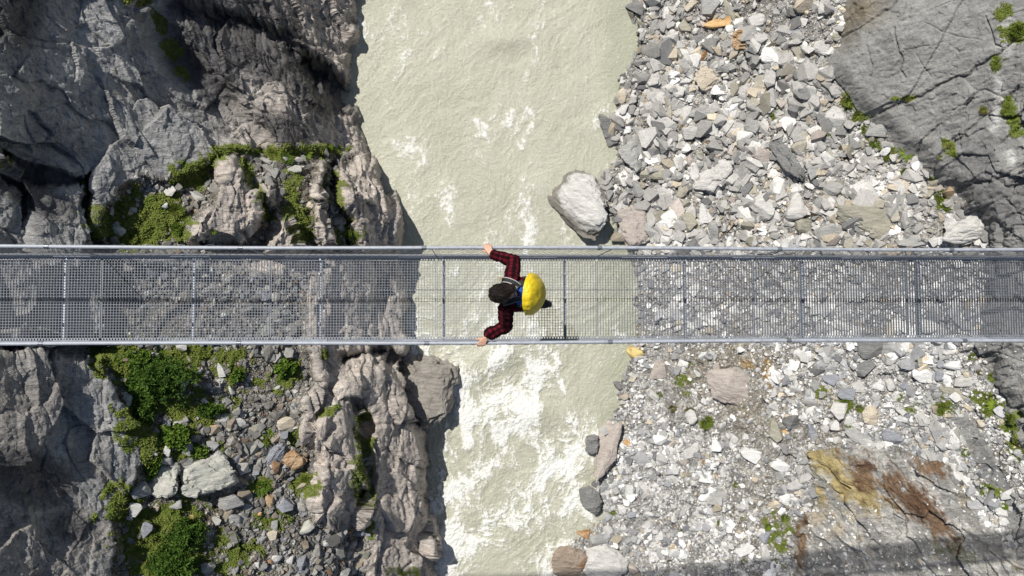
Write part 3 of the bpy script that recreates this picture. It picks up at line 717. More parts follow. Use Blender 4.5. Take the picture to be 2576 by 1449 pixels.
# ------------------------------------------------------------------ STONES
def hull_mesh(kind, seed, cuts, rough=.05):
    r = np.random.default_rng(seed)
    n = {'block': 15, 'slab': 12, 'boulder': 26, 'shard': 11}[kind]
    p = r.normal(size=(n, 3)); p /= np.linalg.norm(p, axis=1, keepdims=True)
    if kind in ('block', 'slab', 'shard'): p = np.sign(p) * np.abs(p) ** .55
    p *= r.uniform(.8, 1.05, (n, 1))
    if kind == 'slab': p[:, 2] = np.sign(p[:, 2]) * (.8 + .2 * r.random(n))
    if kind == 'shard': p[:, 1] *= 1 - .55 * np.abs(p[:, 0]) ** 2
    bm = bmesh.new()
    for q in p: bm.verts.new(q)
    res = bmesh.ops.convex_hull(bm, input=list(bm.verts))
    junk = {g for g in res['geom_interior'] if isinstance(g, bmesh.types.BMVert)} | {g for g in res['geom_unused'] if isinstance(g, bmesh.types.BMVert)}
    bmesh.ops.delete(bm, geom=list(junk), context='VERTS')
    if cuts:
        bmesh.ops.dissolve_limit(bm, angle_limit=math.radians(8), verts=bm.verts, edges=bm.edges)
        bmesh.ops.bevel(bm, geom=list(bm.edges), offset=.05 if kind != 'boulder' else .12, segments=2 if kind == 'boulder' else 1, profile=.6, affect='EDGES', clamp_overlap=True)
        bmesh.ops.triangulate(bm, faces=bm.faces)
        for _ in range(cuts):
            long_ = [e for e in bm.edges if e.calc_length() > .16 / cuts ** .7]
            if long_: bmesh.ops.subdivide_edges(bm, edges=long_, cuts=1, use_grid_fill=True)
            bmesh.ops.triangulate(bm, faces=bm.faces)
    bmesh.ops.triangulate(bm, faces=bm.faces)
    bmesh.ops.recalc_face_normals(bm, faces=bm.faces)
    me = bpy.data.meshes.new('stone'); bm.to_mesh(me); bm.free()
    c = coords(me); e = np.abs(c).max(0); c = c / e
    if cuts:
        nn = np.empty(len(c) * 3, F4); me.vertices.foreach_get('normal', nn); nn = nn.reshape(-1, 3)
        s = seed * 3.7; sc = 2.2
        d = rough * 1.3 * (ridged(c[:, 0] * 1.2 + s, c[:, 1] * sc * 1.6, c[:, 2] * sc, 4, 201) - .5) + rough * fbm(c[:, 0] * 5 + s, c[:, 1] * 5, c[:, 2] * 5, 3, 205)
        if cuts > 2:
            fz, fk, _ = facets(c[:, 0] * 1.1 + s, c[:, 1] * 1.8, c[:, 2] * 1.5, 207); d = d + (.08 if kind == 'boulder' else .20) * fz
        c = c + nn * d[:, None]
        me.polygons.foreach_set('use_smooth', np.ones(len(me.polygons), bool))
        set_coords(me, c)
        me.set_sharp_from_angle(angle=math.radians(32))
    else: set_coords(me, c)
    return me


TPL = {k: [hull_mesh(k, 10 * j + i, 2) for i in range(5)] for j, k in enumerate(('block', 'slab', 'boulder', 'shard'))}
SMAT = {
    'pale grey': stone_mat('pale_grey_stone', (0.456, 0.450, 0.432), (0.648, 0.636, 0.606)),
    'white': stone_mat('white_stone', (0.648, 0.642, 0.618), (0.800, 0.800, 0.798)),
    'mid grey': stone_mat('mid_grey_stone', (0.300, 0.300, 0.290), (0.456, 0.450, 0.432)),
    'dark grey': stone_mat('dark_grey_stone', (0.156, 0.156, 0.156), (0.276, 0.276, 0.266)),
    'buff': stone_mat('buff_stone', (0.480, 0.420, 0.330), (0.636, 0.570, 0.462)),
    'olive grey': stone_mat('olive_grey_stone', (0.288, 0.276, 0.222), (0.432, 0.414, 0.336)),
    'rusty brown': stone_mat('rusty_brown_stone', (0.360, 0.228, 0.120), (0.552, 0.420, 0.276), .45),
    'orange': stone_mat('orange_stone', (0.600, 0.360, 0.144), (0.720, 0.504, 0.264), .25),
    'pinkish grey': stone_mat('pinkish_grey_stone', (0.360, 0.314, 0.282), (0.516, 0.468, 0.426)),
    'bluish grey': stone_mat('bluish_grey_stone', (0.228, 0.240, 0.270), (0.372, 0.384, 0.414)),
    'lichen grey': stone_mat('lichen_grey_stone', (0.384, 0.384, 0.342), (0.564, 0.558, 0.504)),
    'river rock': stone_mat('grey_brown_river_rock', (.20, .185, .165), (.37, .34, .305)),
    'wet based': stone_mat('white_topped_rock', (.46, .455, .44), (.68, .67, .65), wetline=True),
    'brown': stone_mat('brown_river_stone', (.24, .185, .14), (.40, .335, .27), .1),
    'yellow': stone_mat('yellow_stone', (0.624, 0.480, 0.168), (0.720, 0.600, 0.300), .1),
}
PLACED = []          # (u, v, radius) of every stone that stands alone
LANDMARK = []        # (u, v, phrase)


def put_stone(u, v, a, b, rot, kind, colour, label, h=.6, big=False, tilt=.22, lift=.25, name=None, lm=None, group='loose stones and boulders of the gorge', z=None, cat=None):
    p = samp(T, u, v)[0].copy(); n = samp(Nsm, u, v)[0]; n = n / np.linalg.norm(n)
    if z is not None: p = P(u, v, z)
    d = (CAMZ - p[2]) / FOC
    me = hull_mesh(kind, int(u * 7 + v) % 9973, 4, .075) if big else random.choice(TPL[kind])
    if big: me.materials.append(SMAT[colour])
    o = bpy.data.objects.new(name or ('boulder' if kind == 'boulder' or max(a, b) > 40 else 'flat_rock' if kind in ('slab', 'shard') else 'stone'), me); COL.objects.link(o)
    if not big:
        key = (me.name, colour)
        m2 = STONE_MESH.get(key)
        if m2 is None: m2 = me.copy(); m2.materials.append(SMAT[colour]); STONE_MESH[key] = m2
        o.data = m2
    nn = Vector((n * .55 + np.array([0, 0, .6])).tolist()).normalized()
    nn = (nn + Vector((random.uniform(-tilt, tilt), random.uniform(-tilt, tilt), 0))).normalized()
    R = nn.to_track_quat('Z', 'Y').to_matrix() @ Matrix.Rotation(math.radians(-rot) - math.atan2((nn.to_track_quat('Z', 'Y').to_matrix() @ Vector((1, 0, 0))).y, (nn.to_track_quat('Z', 'Y').to_matrix() @ Vector((1, 0, 0))).x), 3, 'Z')
    s = (a * d, b * d, min(a, b) * d * h)
    o.matrix_world = Matrix.Translation(Vector((p + np.array(nn) * s[2] * lift).tolist())) @ R.to_4x4() @ Matrix.Diagonal((*s, 1))
    tag(o, label, cat or ('boulder' if o.name.startswith('boulder') else 'stone'), group)
    PLACED.append((u, v, max(a, b) * .85))
    if lm: LANDMARK.append((u, v, lm))
    return o


STONE_MESH = {}
BIG = [
    # u, v, a, b, rot, kind, colour, h, label, landmark
    (1080, 974, 71, 92, 8, 'block', 'river rock', .75, 'huge brown grey boulder standing in the rapids against the cliff foot', 'the boulder in the rapids'),
    (1478, 512, 106, 72, 36, 'boulder', 'wet based', .6, 'rounded grey boulder with white top jutting into the river upstream of the bridge', 'the white topped river boulder'),
    (524, 1196, 62, 52, -10, 'block', 'lichen grey', .95, 'largest angular lichen grey boulder on the mossy ledge below the bridge', 'the largest ledge boulder'),
    (413, 1203, 40, 54, 5, 'block', 'lichen grey', .95, 'tall pale pear shaped boulder standing on moss beside the largest ledge boulder', 'the pear shaped ledge boulder'),
    (2410, 573, 66, 46, -4, 'block', 'pale grey', .8, 'huge pale angular boulder leaning on the bedrock just upstream of the bridge', 'the huge boulder at the bedrock foot'),
    (1845, 968, 74, 52, 20, 'boulder', 'pinkish grey', .55, 'broad pinkish grey bulge of rock half buried in brown gravel below the bridge', 'the half buried pinkish bulge'),
    (2185, 548, 82, 48, 8, 'slab', 'olive grey', .45, 'broad flat brown grey slab lying in scree beside the bridge', 'the broad brown slab'),
    (1605, 384, 46, 40, -35, 'slab', 'mid grey', .6, 'broad smooth grey slab by the water upstream of the river boulder', 'the smooth slab by the water'),
    (1590, 566, 38, 56, -15, 'block', 'pinkish grey', .7, 'tall pinkish block between the white topped river boulder and the bridge', 'the pinkish block behind the river boulder'),
    (1520, 1418, 58, 52, 10, 'boulder', 'pale grey', .6, 'smooth pale grey boulder at the water edge, lowest on the scree bank', 'the lowest bank boulder'),
    (1436, 1410, 52, 46, 0, 'boulder', 'brown', .6, 'brown stained boulder awash in the rapids below the scree', 'the brown boulder awash'),
    (1525, 1128, 24, 76, 8, 'slab', 'pinkish grey', .9, 'long pale pinkish slab standing along the water edge below the bridge', 'the long pinkish shore slab'),
    (1527, 329, 21, 42, -35, 'slab', 'dark grey', .7, 'dark leaning slab poking out of the bank into the river', 'the dark leaning slab'),
    (1797, 440, 42, 46, 20, 'slab', 'pale grey', .6, 'pale triangular slab with a sharp lower edge in mid scree', 'the pale triangular slab'),
    (1979, 405, 20, 66, -32, 'shard', 'dark grey', 1.0, 'long dark shard lying aslant in the scree with black shade beneath', 'the long dark shard'),
    (1783, 198, 36, 31, 10, 'slab', 'buff', .5, 'square buff slab in upper scree with a smooth flat face', 'the square buff slab'),
    (1950, 144, 36, 29, 30, 'block', 'white', .6, 'bright cream block with a pointed lower tip in upper scree', 'the cream pointed block'),
    (1854, 102, 31, 27, -8, 'block', 'rusty brown', .8, 'rusty brown cube shaped block in upper scree', 'the rusty cube'),
    (2188, 1045, 22, 25, 0, 'boulder', 'buff', .8, 'round buff boulder among grass tufts below the bridge', 'the round buff boulder'),
    (1485, 1256, 28, 40, -20, 'boulder', 'dark grey', .6, 'wet dark boulder on the shoreline downstream of the long pinkish slab', 'the wet shoreline boulder'),
    (1489, 1112, 17, 30, 10, 'block', 'dark grey', .7, 'wet dark rock in the water beside the long pinkish slab', 'the wet rock by the pinkish slab'),
    (740, 1156, 31, 29, -35, 'block', 'rusty brown', .85, 'rust red boulder on the gravel ledge beside the rock spur', 'the rust red ledge boulder'),
    (691, 1145, 38, 25, -40, 'boulder', 'bluish grey', .7, 'smooth oblong grey boulder beside the rust red ledge boulder', 'the oblong ledge boulder'),
]
for (u, v, a, b, r, k, c, h, lab, lm) in BIG:
    zz = None
    if u < 1500 and 480 < v and u > 1050: zz = float(water_z(v)) + (.3 if c != 'brown' else .1)
    put_stone(u, v, a, b, r, k, c, lab, h, True, .08, .1 if a > 30 else .25, lm=lm, z=zz)
MID = [
    (1785, 22, 27, 21, 10, 'block', 'mid grey', .7, 'grey block at the head of the scree beside a brown shard'),
    (1805, 56, 33, 15, 5, 'slab', 'orange', .5, 'flat orange slab under the grey block at the scree head'),
    (1837, 33, 11, 40, -25, 'shard', 'olive grey', .9, 'brown grey splinter of rock above the rusty cube'),
    (2001, 76, 27, 17, -25, 'slab', 'bluish grey', .4, 'flat bluish slab above the cream pointed block'),
    (1663, 149, 12, 11, 20, 'block', 'orange', .8, 'small orange block near the upper river bank'),
    (1772, 138, 9, 34, 28, 'shard', 'rusty brown', .8, 'long rust coloured splinter above the square buff slab'),
    (1732, 178, 18, 16, 30, 'block', 'pale grey', .8, 'pale cube touching the square buff slab'),
    (1819, 230, 29, 16, 12, 'slab', 'white', .5, 'white flat slab below the square buff slab'),
    (1694, 267, 34, 14, -18, 'slab', 'mid grey', .6, 'long grey slab above the big pale bank block'),
    (1766, 284, 36, 15, -4, 'slab', 'mid grey', .7, 'long grey slab with a dark underside in middle scree'),
    (1668, 316, 37, 25, 5, 'block', 'pale grey', .6, 'big pale block on the bank, level with the dark leaning slab'),
    (1850, 327, 33, 19, 4, 'slab', 'pale grey', .5, 'pale oval slab in the middle of the scree'),
    (2019, 351, 33, 30, -20, 'slab', 'white', .35, 'white flaking slab beside the long dark shard'),
    (2143, 353, 16, 20, 40, 'slab', 'white', .5, 'bright white oval slab beside the moss strip'),
    (2192, 387, 25, 13, 8, 'slab', 'white', .5, 'bright white slab under the foot of the moss strip'),
    (2180, 410, 26, 11, 20, 'slab', 'white', .4, 'lowest white slab at the foot of the moss strip'),
    (2210, 329, 28, 19, 22, 'slab', 'mid grey', .6, 'mid grey stone lying on the moss strip against the bedrock'),
    (1912, 387, 26, 26, 10, 'block', 'pinkish grey', .7, 'pinkish block uphill of the pale triangular slab'),
    (2099, 471, 28, 22, 5, 'boulder', 'mid grey', .7, 'rounded grey stone above the broad brown slab'),
    (2268, 471, 33, 18, 32, 'slab', 'buff', .6, 'brownish slanted slab between bedrock and the broad brown slab'),
    (2299, 606, 42, 18, -8, 'slab', 'mid grey', .6, 'grey slab against the bridge, riverward of the huge bedrock boulder'),
    (2019, 564, 20, 24, -8, 'block', 'olive grey', .8, 'greenish block with flat sides near the bridge'),
    (2081, 582, 32, 28, -35, 'block', 'mid grey', .6, 'grey diamond shaped block between greenish block and broad brown slab'),
    (2057, 542, 12, 30, -30, 'shard', 'rusty brown', .7, 'rust tinted shard uphill of the greenish block'),
    (2103, 538, 42, 20, 38, 'slab', 'pale grey', .5, 'pale slanted slab uphill of the rust tinted shard'),
    (1921, 515, 31, 40, 15, 'block', 'pale grey', .6, 'pale upright block with a rounded foot near the bridge'),
    (1862, 522, 34, 14, -8, 'slab', 'mid grey', .8, 'grey ledge shaped slab leaning on the pale upright block'),
    (1997, 520, 26, 36, -15, 'block', 'pale grey', .6, 'pale wedge block next to the greenish block'),
    (1690, 553, 26, 21, -25, 'block', 'white', .6, 'white angular block on the scree just above the bridge'),
    (1663, 489, 25, 18, 15, 'slab', 'pale grey', .6, 'pale slab uphill of the white topped river boulder'),
    (1619, 440, 19, 14, 10, 'boulder', 'olive grey', .7, 'olive rounded stone nearer the water of a touching pair'),
    (1652, 440, 22, 14, 30, 'boulder', 'olive grey', .7, 'olive rounded stone farther from the water of a touching pair'),
    (1567, 293, 20, 16, 25, 'slab', 'white', .6, 'white slab at the bank above the dark leaning slab'),
    (1661, 932, 24, 26, 15, 'slab', 'pinkish grey', .5, 'pinkish grey slab below the bridge near the water'),
    (1800, 940, 15, 32, 5, 'slab', 'pinkish grey', .7, 'upright pinkish slab leaning on the half buried bulge'),
    (2188, 876, 33, 28, 0, 'block', 'dark grey', .7, 'dark grey block under the lower edge of the bridge'),
    (2237, 878, 19, 24, 15, 'block', 'mid grey', .8, 'grey block beside the dark block under the bridge edge'),
    (2321, 900, 38, 18, -32, 'slab', 'olive grey', .5, 'slanted olive grey slab below the bridge near bedrock'),
    (2321, 943, 26, 20, 10, 'slab', 'white', .5, 'white slab below the slanted olive slab'),
    (2394, 914, 20, 15, 5, 'block', 'white', .7, 'white block below the bridge nearest to the bedrock'),
    (2401, 990, 36, 13, 40, 'slab', 'olive grey', .7, 'long slanted slab pointing to the grass at the bedrock foot'),
    (2428, 956, 26, 15, -12, 'slab', 'pale grey', .5, 'pale slab uphill of the long slanted slab'),
    (2128, 987, 19, 18, 10, 'slab', 'bluish grey', .5, 'bluish square slab above the round buff boulder'),
    (2090, 949, 18, 18, 35, 'slab', 'bluish grey', .5, 'bluish tilted slab riverward of the dark block'),
    (2210, 965, 15, 20, 20, 'block', 'white', .6, 'white pointed block between buff boulder and dark block'),
    (2179, 924, 26, 17, -25, 'slab', 'dark grey', .7, 'dark slab directly below the dark block'),
    (2054, 934, 22, 14, -20, 'slab', 'dark grey', .7, 'dark slab on brown gravel uphill of the half buried bulge'),
    (1888, 1138, 24, 21, 35, 'slab', 'white', .5, 'white grey slab in lower scree above the yellow stained rock'),
    (1779, 1207, 22, 8, 5, 'slab', 'white', .6, 'narrow white slab below the rusty patch in lower scree'),
    (1803, 1250, 28, 18, -25, 'slab', 'mid grey', .4, 'mid grey slab below the narrow white slab'),
    (1899, 1205, 9, 10, 0, 'boulder', 'buff', .8, 'small round buff stone in lower scree'),
    (1974, 1084, 9, 7, 20, 'block', 'orange', .8, 'small orange stone beside an upright grey slab'),
    (2341, 1083, 22, 9, 5, 'slab', 'white', .6, 'isolated white slab above the stained bedrock'),
    (2157, 1096, 31, 17, 25, 'slab', 'mid grey', .5, 'grey slab below the round buff boulder'),
    (1952, 1082, 15, 34, -20, 'slab', 'olive grey', .6, 'upright grey slab next to the small orange stone'),
    (1598, 884, 24, 18, 10, 'boulder', 'yellow', .7, 'yellow stained boulder at the waterline below the bridge'),
    (1467, 1340, 20, 11, 20, 'block', 'rusty brown', .6, 'rusty wet stone at the waterline above the brown boulder'),
    (1507, 1352, 28, 17, -15, 'block', 'mid grey', .7, 'grey block at the waterline above the lowest bank boulder'),
    (1578, 1112, 10, 8, 20, 'block', 'orange', .7, 'small orange block uphill of the long pinkish slab'),
    (1592, 952, 10, 9, 0, 'block', 'buff', .8, 'buff block at the waterline below the yellow boulder'),
    (420, 1132, 11, 16, 15, 'block', 'pale grey', .9, 'pale block balanced above the pear shaped boulder'),
    (417, 1155, 15, 12, 5, 'block', 'mid grey', .8, 'grey block touching the top of the pear shaped boulder'),
    (351, 1229, 24, 24, -20, 'block', 'mid grey', .8, 'grey block between the pear shaped boulder and the cliff'),
    (473, 1125, 16, 20, 20, 'block', 'mid grey', .8, 'grey block on moss above the largest ledge boulder'),
    (716, 1065, 28, 18, -22, 'boulder', 'buff', .7, 'brown oblong stone lying against the rock spur'),
    (560, 1054, 21, 14, -5, 'boulder', 'mid grey', .7, 'grey oval stone in gravel above the largest ledge boulder'),
    (540, 1076, 13, 9, 0, 'block', 'rusty brown', .8, 'rusty stone under the grey oval stone'),
    (769, 1325, 21, 19, -30, 'block', 'lichen grey', .85, 'pale cube at the foot of the rock spur'),
    (367, 1332, 15, 19, 25, 'block', 'bluish grey', .8, 'bluish stone on grass below the cliff'),
    (678, 1256, 12, 19, 10, 'block', 'rusty brown', .8, 'rusty upright stone below a round tuft on the ledge'),
    (587, 1303, 20, 17, 10, 'block', 'mid grey', .7, 'grey block in gravel below the largest ledge boulder'),
    (687, 1347, 15, 12, -20, 'block', 'buff', .7, 'buff stone on the ledge riverward of bluish stone'),
    (580, 1258, 30, 28, -30, 'block', 'mid grey', .6, 'shaded grey block tucked under the largest ledge boulder'),
    (440, 1267, 16, 11, 0, 'block', 'mid grey', .7, 'grey stone under the foot of the pear shaped boulder'),
    (338, 1280, 18, 17, 10, 'block', 'pale grey', .8, 'pale block on grass at the cliff foot'),
    (322, 1298, 9, 8, 0, 'block', 'pale grey', .8, 'small pale stone below the pale block at the cliff foot'),
    (318, 1003, 17, 24, 15, 'block', 'lichen grey', .8, 'pale stone wedged against the cliff below the bridge'),
    (420, 1067, 12, 14, 0, 'boulder', 'bluish grey', .8, 'bluish stone nearer the cliff of a pair under the big shrub'),
    (447, 1064, 13, 11, 0, 'boulder', 'pale grey', .8, 'pale stone farther from the cliff of a pair under the big shrub'),
    (474, 1160, 15, 17, 0, 'block', 'dark grey', .7, 'dark stone wedged between the two big ledge boulders'),
    (533, 1121, 17, 12, 10, 'block', 'mid grey', .8, 'grey block directly above the largest ledge boulder'),
    (602, 1063, 19, 13, 20, 'boulder', 'pale grey', .7, 'pale rounded stone riverward of the grey oval stone'),
    (640, 1075, 14, 12, 20, 'block', 'olive grey', .7, 'olive block riverward of the pale rounded stone'),
    (902, 1334, 17, 13, 0, 'block', 'bluish grey', .7, 'bluish block between rock spur and lower gravel'),
    (922, 1346, 19, 8, -5, 'slab', 'bluish grey', .8, 'bluish flat slab below the bluish block by the spur'),
    (455, 873, 14, 10, 0, 'block', 'pale grey', .7, 'pale stone on moss at the lower edge of the bridge'),
    (390, 892, 10, 8, 0, 'block', 'pale grey', .8, 'pale stone on moss above the big shrub'),
    (651, 1292, 7, 6, 0, 'block', 'orange', .8, 'bright orange pebble on the ledge'),
    (484, 1300, 6, 6, 0, 'block', 'orange', .8, 'orange pebble beside the lower shrub'),
    (751, 403, 14, 10, 0, 'boulder', 'lichen grey', .8, 'pale stone on moss beside a fern above the bridge'),
    (740, 430, 18, 13, -15, 'slab', 'lichen grey', .7, 'flat lichen slab below the pale stone beside the fern'),
    (293, 578, 24, 16, 12, 'boulder', 'lichen grey', .6, 'pale flat boulder on moss above the bridge near the cliff'),
    (222, 427, 9, 16, 5, 'boulder', 'mid grey', .7, 'upright grey stone wedged in the cliff cleft'),
    (213, 548, 18, 27, 20, 'block', 'rusty brown', .6, 'brown block wedged in the cleft above the bridge'),
    (413, 518, 8, 8, 0, 'block', 'pale grey', .8, 'small pale stone in the middle of the upper moss'),
    (780, 515, 13, 10, 0, 'boulder', 'buff', .7, 'buff stone in moss between the upper rock ribs'),
    (494, 490, 18, 12, 50, 'block', 'pale grey', .7, 'pale block at the foot of the upper rock rib'),
    (335, 527, 10, 9, 0, 'block', 'mid grey', .7, 'grey stone in moss uphill of the pale flat boulder'),
]
for (u, v, a, b, r, k, c, h, lab) in MID:
    put_stone(u, v, a, b, r, k, c, lab, h, lm=('the ' + lab) if max(a, b) > 16 and len(lab.split()) < 9 else None)
LANDMARK += [(2165, 300, 'the moss strip'), (2085, 1165, 'the yellow stain'), (2330, 1280, 'the rust stain'), (2120, 60, 'the olive bedrock corner'), (1600, 700, 'the waterline under the bridge')]

# further stones of the scree and the ledge, each one its own object
taken = list(PLACED)
SHAPE = {'block': ['angular block', 'blocky stone', 'chunky stone'], 'slab': ['flat slab', 'flaky plate', 'thin slab'], 'boulder': ['rounded stone', 'smooth stone', 'egg shaped stone'], 'shard': ['pointed shard', 'narrow splinter', 'long sliver']}
used_labels = set()


def auto_label(u, v, kind, colour, size):
    near = sorted(LANDMARK, key=lambda q: (q[0] - u) ** 2 + (q[1] - v) ** 2)[:5]
    sz = 'small' if size < 11 else 'medium' if size < 16 else 'large'
    for q in near:
        dx, dy = u - q[0], v - q[1]
        rel = ('above' if dy < 0 else 'below') if abs(dy) > abs(dx) else ('uphill of' if (dx > 0) == (u > 1250) else 'riverward of')
        for shp in SHAPE[kind]:
            L = f'{sz} {colour} {shp} {rel} {q[2]}'
            if L not in used_labels and len(L.split()) <= 16: used_labels.add(L); return L
    for q in near:
        for q2 in near:
            if q2 is q: continue
            for shp in SHAPE[kind]:
                L = f'{sz} {colour} {shp} near {q[2]} and {q2[2]}'
                if L not in used_labels and len(L.split()) <= 16: used_labels.add(L); return L
    return None


def free(u, v, r):
    return all((u - a) ** 2 + (v - b) ** 2 > (r * .75 + c) ** 2 for a, b, c in PLACED)


zones = [((1560, 2130, 0, 608), 118, [('pale grey', 5), ('white', 3), ('mid grey', 4), ('dark grey', 1), ('buff', 2), ('olive grey', 1.2), ('rusty brown', .12), ('pinkish grey', .6)]),
         ((1900, 2420, 380, 608), 20, [('pale grey', 5), ('mid grey', 4), ('white', 2), ('olive grey', 2)]),
         ((1980, 2460, 872, 1110), 30, [('pale grey', 4), ('white', 4), ('bluish grey', 3), ('mid grey', 3), ('dark grey', 1)]),
         ((1530, 2000, 900, 1449), 22, [('white', 5), ('pale grey', 5), ('bluish grey', 2), ('buff', 1), ('pinkish grey', 1)]),
         ((400, 760, 900, 1449), 16, [('mid grey', 4), ('pale grey', 3), ('olive grey', 2), ('pinkish grey', 1), ('bluish grey', 1)]),
         ((640, 920, 1310, 1449), 18, [('mid grey', 5), ('olive grey', 2), ('pale grey', 2), ('bluish grey', 1)])]
for (u0, u1, v0, v1), cnt, pal in zones:
    got = 0; tries = 0; names_, ws = zip(*pal)
    while got < cnt and tries < 6000:
        tries += 1
        u = random.uniform(u0, u1); v = random.uniform(v0, v1); s = 9 + 22 * random.random() ** 1.9
        if u < 1250: s *= .8
        if samp(SD, u, v)[0] < 6 or samp(bed, u, v)[0] > .2 or samp(outc, u, v)[0] > .2 or not free(u, v, s): continue
        if u < 1250 and (samp(soil, u, v)[0] < .6 or samp(spur, u, v)[0] > .1): continue
        kind = random.choices(['block', 'slab', 'shard', 'boulder'], [5, 4.5, 1.5, 1] if u > 1250 else [5, 1, .3, 3])[0]
        colour = random.choices(names_, ws)[0]
        asp = random.uniform(.5, .9) if kind != 'shard' else random.uniform(.25, .4)
        L = auto_label(u, v, kind, colour, s)
        if L is None: continue
        put_stone(u, v, s, s * asp, random.uniform(0, 180), kind, colour, L, random.uniform(.6, 1.1), tilt=.5)
        got += 1
for me in [m for k in TPL.values() for m in k]:
    if me.users == 0: bpy.data.meshes.remove(me)

# the small rubble between them, too many to count
small = [hull_mesh(k, 300 + i, 0) for i, k in enumerate(['block', 'slab', 'block', 'shard', 'slab', 'boulder', 'block', 'slab', 'block', 'shard', 'block', 'slab'])]
small = [(coords(m), np.array([tuple(p.vertices) for p in m.polygons], np.int32)) for m in small]
rubble_mat = rock_attr_mat('rubble_stone', (.8, 1.2), .02)


def rubble(name, label, count, box, accept, pal, smin, smax, power, flat=.6, seed=1):
    r = np.random.default_rng(seed)
    u = r.uniform(box[0], box[1], count * 4); v = r.uniform(box[2], box[3], count * 4)
    k = accept(u, v) > r.random(len(u)); u = u[k][:count]; v = v[k][:count]
    n = len(u); p = samp(T, u, v); nr = samp(Nsm, u, v)
    d = (CAMZ - p[:, 2]) / FOC
    s = smin * (1 - r.random(n) * (1 - (smin / smax) ** power)) ** (-1 / power)
    pz = fbm(p[:, 0] * .45, p[:, 1] * .45, p[:, 2] * .3, 3, 250 + seed); s = s * np.clip(1.0 + 1.5 * pz, .45, 1.7)
    pt = 1 + .55 * fbm(p[:, 0] * .3 + 5, p[:, 1] * .3, p[:, 2] * .2, 3, 260 + seed)
    pc = np.array([c for c, _ in pal], F4); pw = np.array([q for _, q in pal]); ci = r.choice(len(pal), n, p=pw / pw.sum())
    col = np.clip((1 - .5 * sstep(34, 6, samp(SD, u, v)))[:, None] * pc[ci] * r.uniform(.72, 1.18, (n, 1)) * pt[:, None], .02, .8)
    VV, FF, CC = [], [], []; base = 0
    which = r.integers(0, len(small), n)
    for t, (tv, tf) in enumerate(small):
        m = np.where(which == t)[0]
        if not len(m): continue
        q = len(m)
        sc_ = np.stack([s[m], s[m] * r.uniform(.45, .95, q), s[m] * r.uniform(.3, .75, q) * flat], -1)
        lv = tv[None] * sc_[:, None]
        a = r.uniform(0, 6.283, q); ca_, sa_ = np.cos(a), np.sin(a)
        lx = lv[..., 0] * ca_[:, None] - lv[..., 1] * sa_[:, None]; ly = lv[..., 0] * sa_[:, None] + lv[..., 1] * ca_[:, None]; lz = lv[..., 2]
        up_ = nr[m] * .6 + np.array([0, 0, .5]) + r.normal(0, .33, (q, 3)); up_ /= np.linalg.norm(up_, axis=1, keepdims=True)
        ex = np.cross(np.array([0, 1.0, 0]), up_); ex /= np.linalg.norm(ex, axis=1, keepdims=True); ey = np.cross(up_, ex)
        wv = lx[..., None] * ex[:, None] + ly[..., None] * ey[:, None] + lz[..., None] * up_[:, None] + (p[m] + up_ * (sc_[:, 2:3] * .35))[:, None]
        nv = len(tv); VV.append(wv.reshape(-1, 3)); FF.append((tf[None] + (np.arange(q) * nv)[:, None, None]).reshape(-1, 3) + base)
        CC.append(np.repeat(col[m], nv, 0)); base += q * nv
    VV = np.concatenate(VV)
    return tag(mesh_np(name, VV, np.concatenate(FF), rubble_mat, cols=np.concatenate(CC), rough=np.full(len(VV), .88)), label, 'rubble', kind='stuff')


W = lambda u, v: samp(white, u, v)
acc_scree = lambda u, v: np.where((u > 1250) & (samp(SD, u, v) > 3), samp(scree, u, v), 0) * (1 - .75 * samp(brownish, u, v)) * (1 - .85 * samp(moss, u, v)) * np.clip(.62 + 1.5 * fbm(u / 90, v / 90, 0 * u, 3, 277), .12, 1)
GREYS = [((0.432, 0.422, 0.402), 7), ((0.552, 0.542, 0.516), 5), ((0.720, 0.710, 0.678), 2.2), ((0.336, 0.331, 0.318), 5), ((0.204, 0.204, 0.202), 2.2), ((0.504, 0.444, 0.348), 1.6), ((0.360, 0.336, 0.276), 1.4), ((.40, .30, .19), .12), ((0.432, 0.384, 0.348), 1)]
rubble('scree_rubble', 'loose pale grey rubble covering the scree slope', 24000, (1400, 2700, -250, 640), acc_scree, GREYS, .05, .44, 1.75, .95, 5)
LOWG = [((0.480, 0.476, 0.462), 6), ((0.624, 0.618, 0.600), 5), ((0.792, 0.786, 0.762), 3), ((0.372, 0.374, 0.382), 4.5), ((0.240, 0.246, 0.258), 2), ((0.504, 0.444, 0.348), 1), ((.40, .30, .19), .1)]
rubble('shale_rubble', 'fine white and bluish shale rubble covering the lower scree', 26000, (1380, 2700, 600, 1700), acc_scree, LOWG, .042, .30, 2.05, .75, 6)
rubble('outcrop_rubble', 'thin litter of pale chips lying on the bedrock', 1300, (1950, 2650, 850, 1449), lambda u, v: .5 * samp(outc, u, v) * (1 - samp(yel, u, v)) * (1 - samp(rus, u, v)) + .25 * samp(bed, u, v) * (u > 2350), LOWG, .03, .13, 2.4, .6, 7)
LEDG = [((.25, .24, .22), 6), ((.33, .325, .30), 4), ((.45, .44, .41), 2), ((.17, .165, .155), 3), ((.29, .245, .19), 2), ((.28, .17, .10), .3), ((.23, .24, .265), .8)]
gz = lambda u, v: np.clip(np.exp(-(((u - 640) / 130) ** 2 + ((v - 1080) / 170) ** 2)) + np.exp(-(((u - 790) / 150) ** 2 + ((v - 1430) / 90) ** 2)) * 1.2 + np.exp(-(((u - 610) / 150) ** 2 + ((v - 740) / 90) ** 2)) + .25, 0, 1)
rubble('ledge_gravel', 'grey and brown gravel lying on the mossy ledge', 13000, (230, 960, 360, 1600), lambda u, v: samp(soil, u, v) * (1 - .97 * samp(moss, u, v)) * gz(u, v) * (samp(spur, u, v) < .1), LEDG, .04, .26, 1.85, .9, 8)

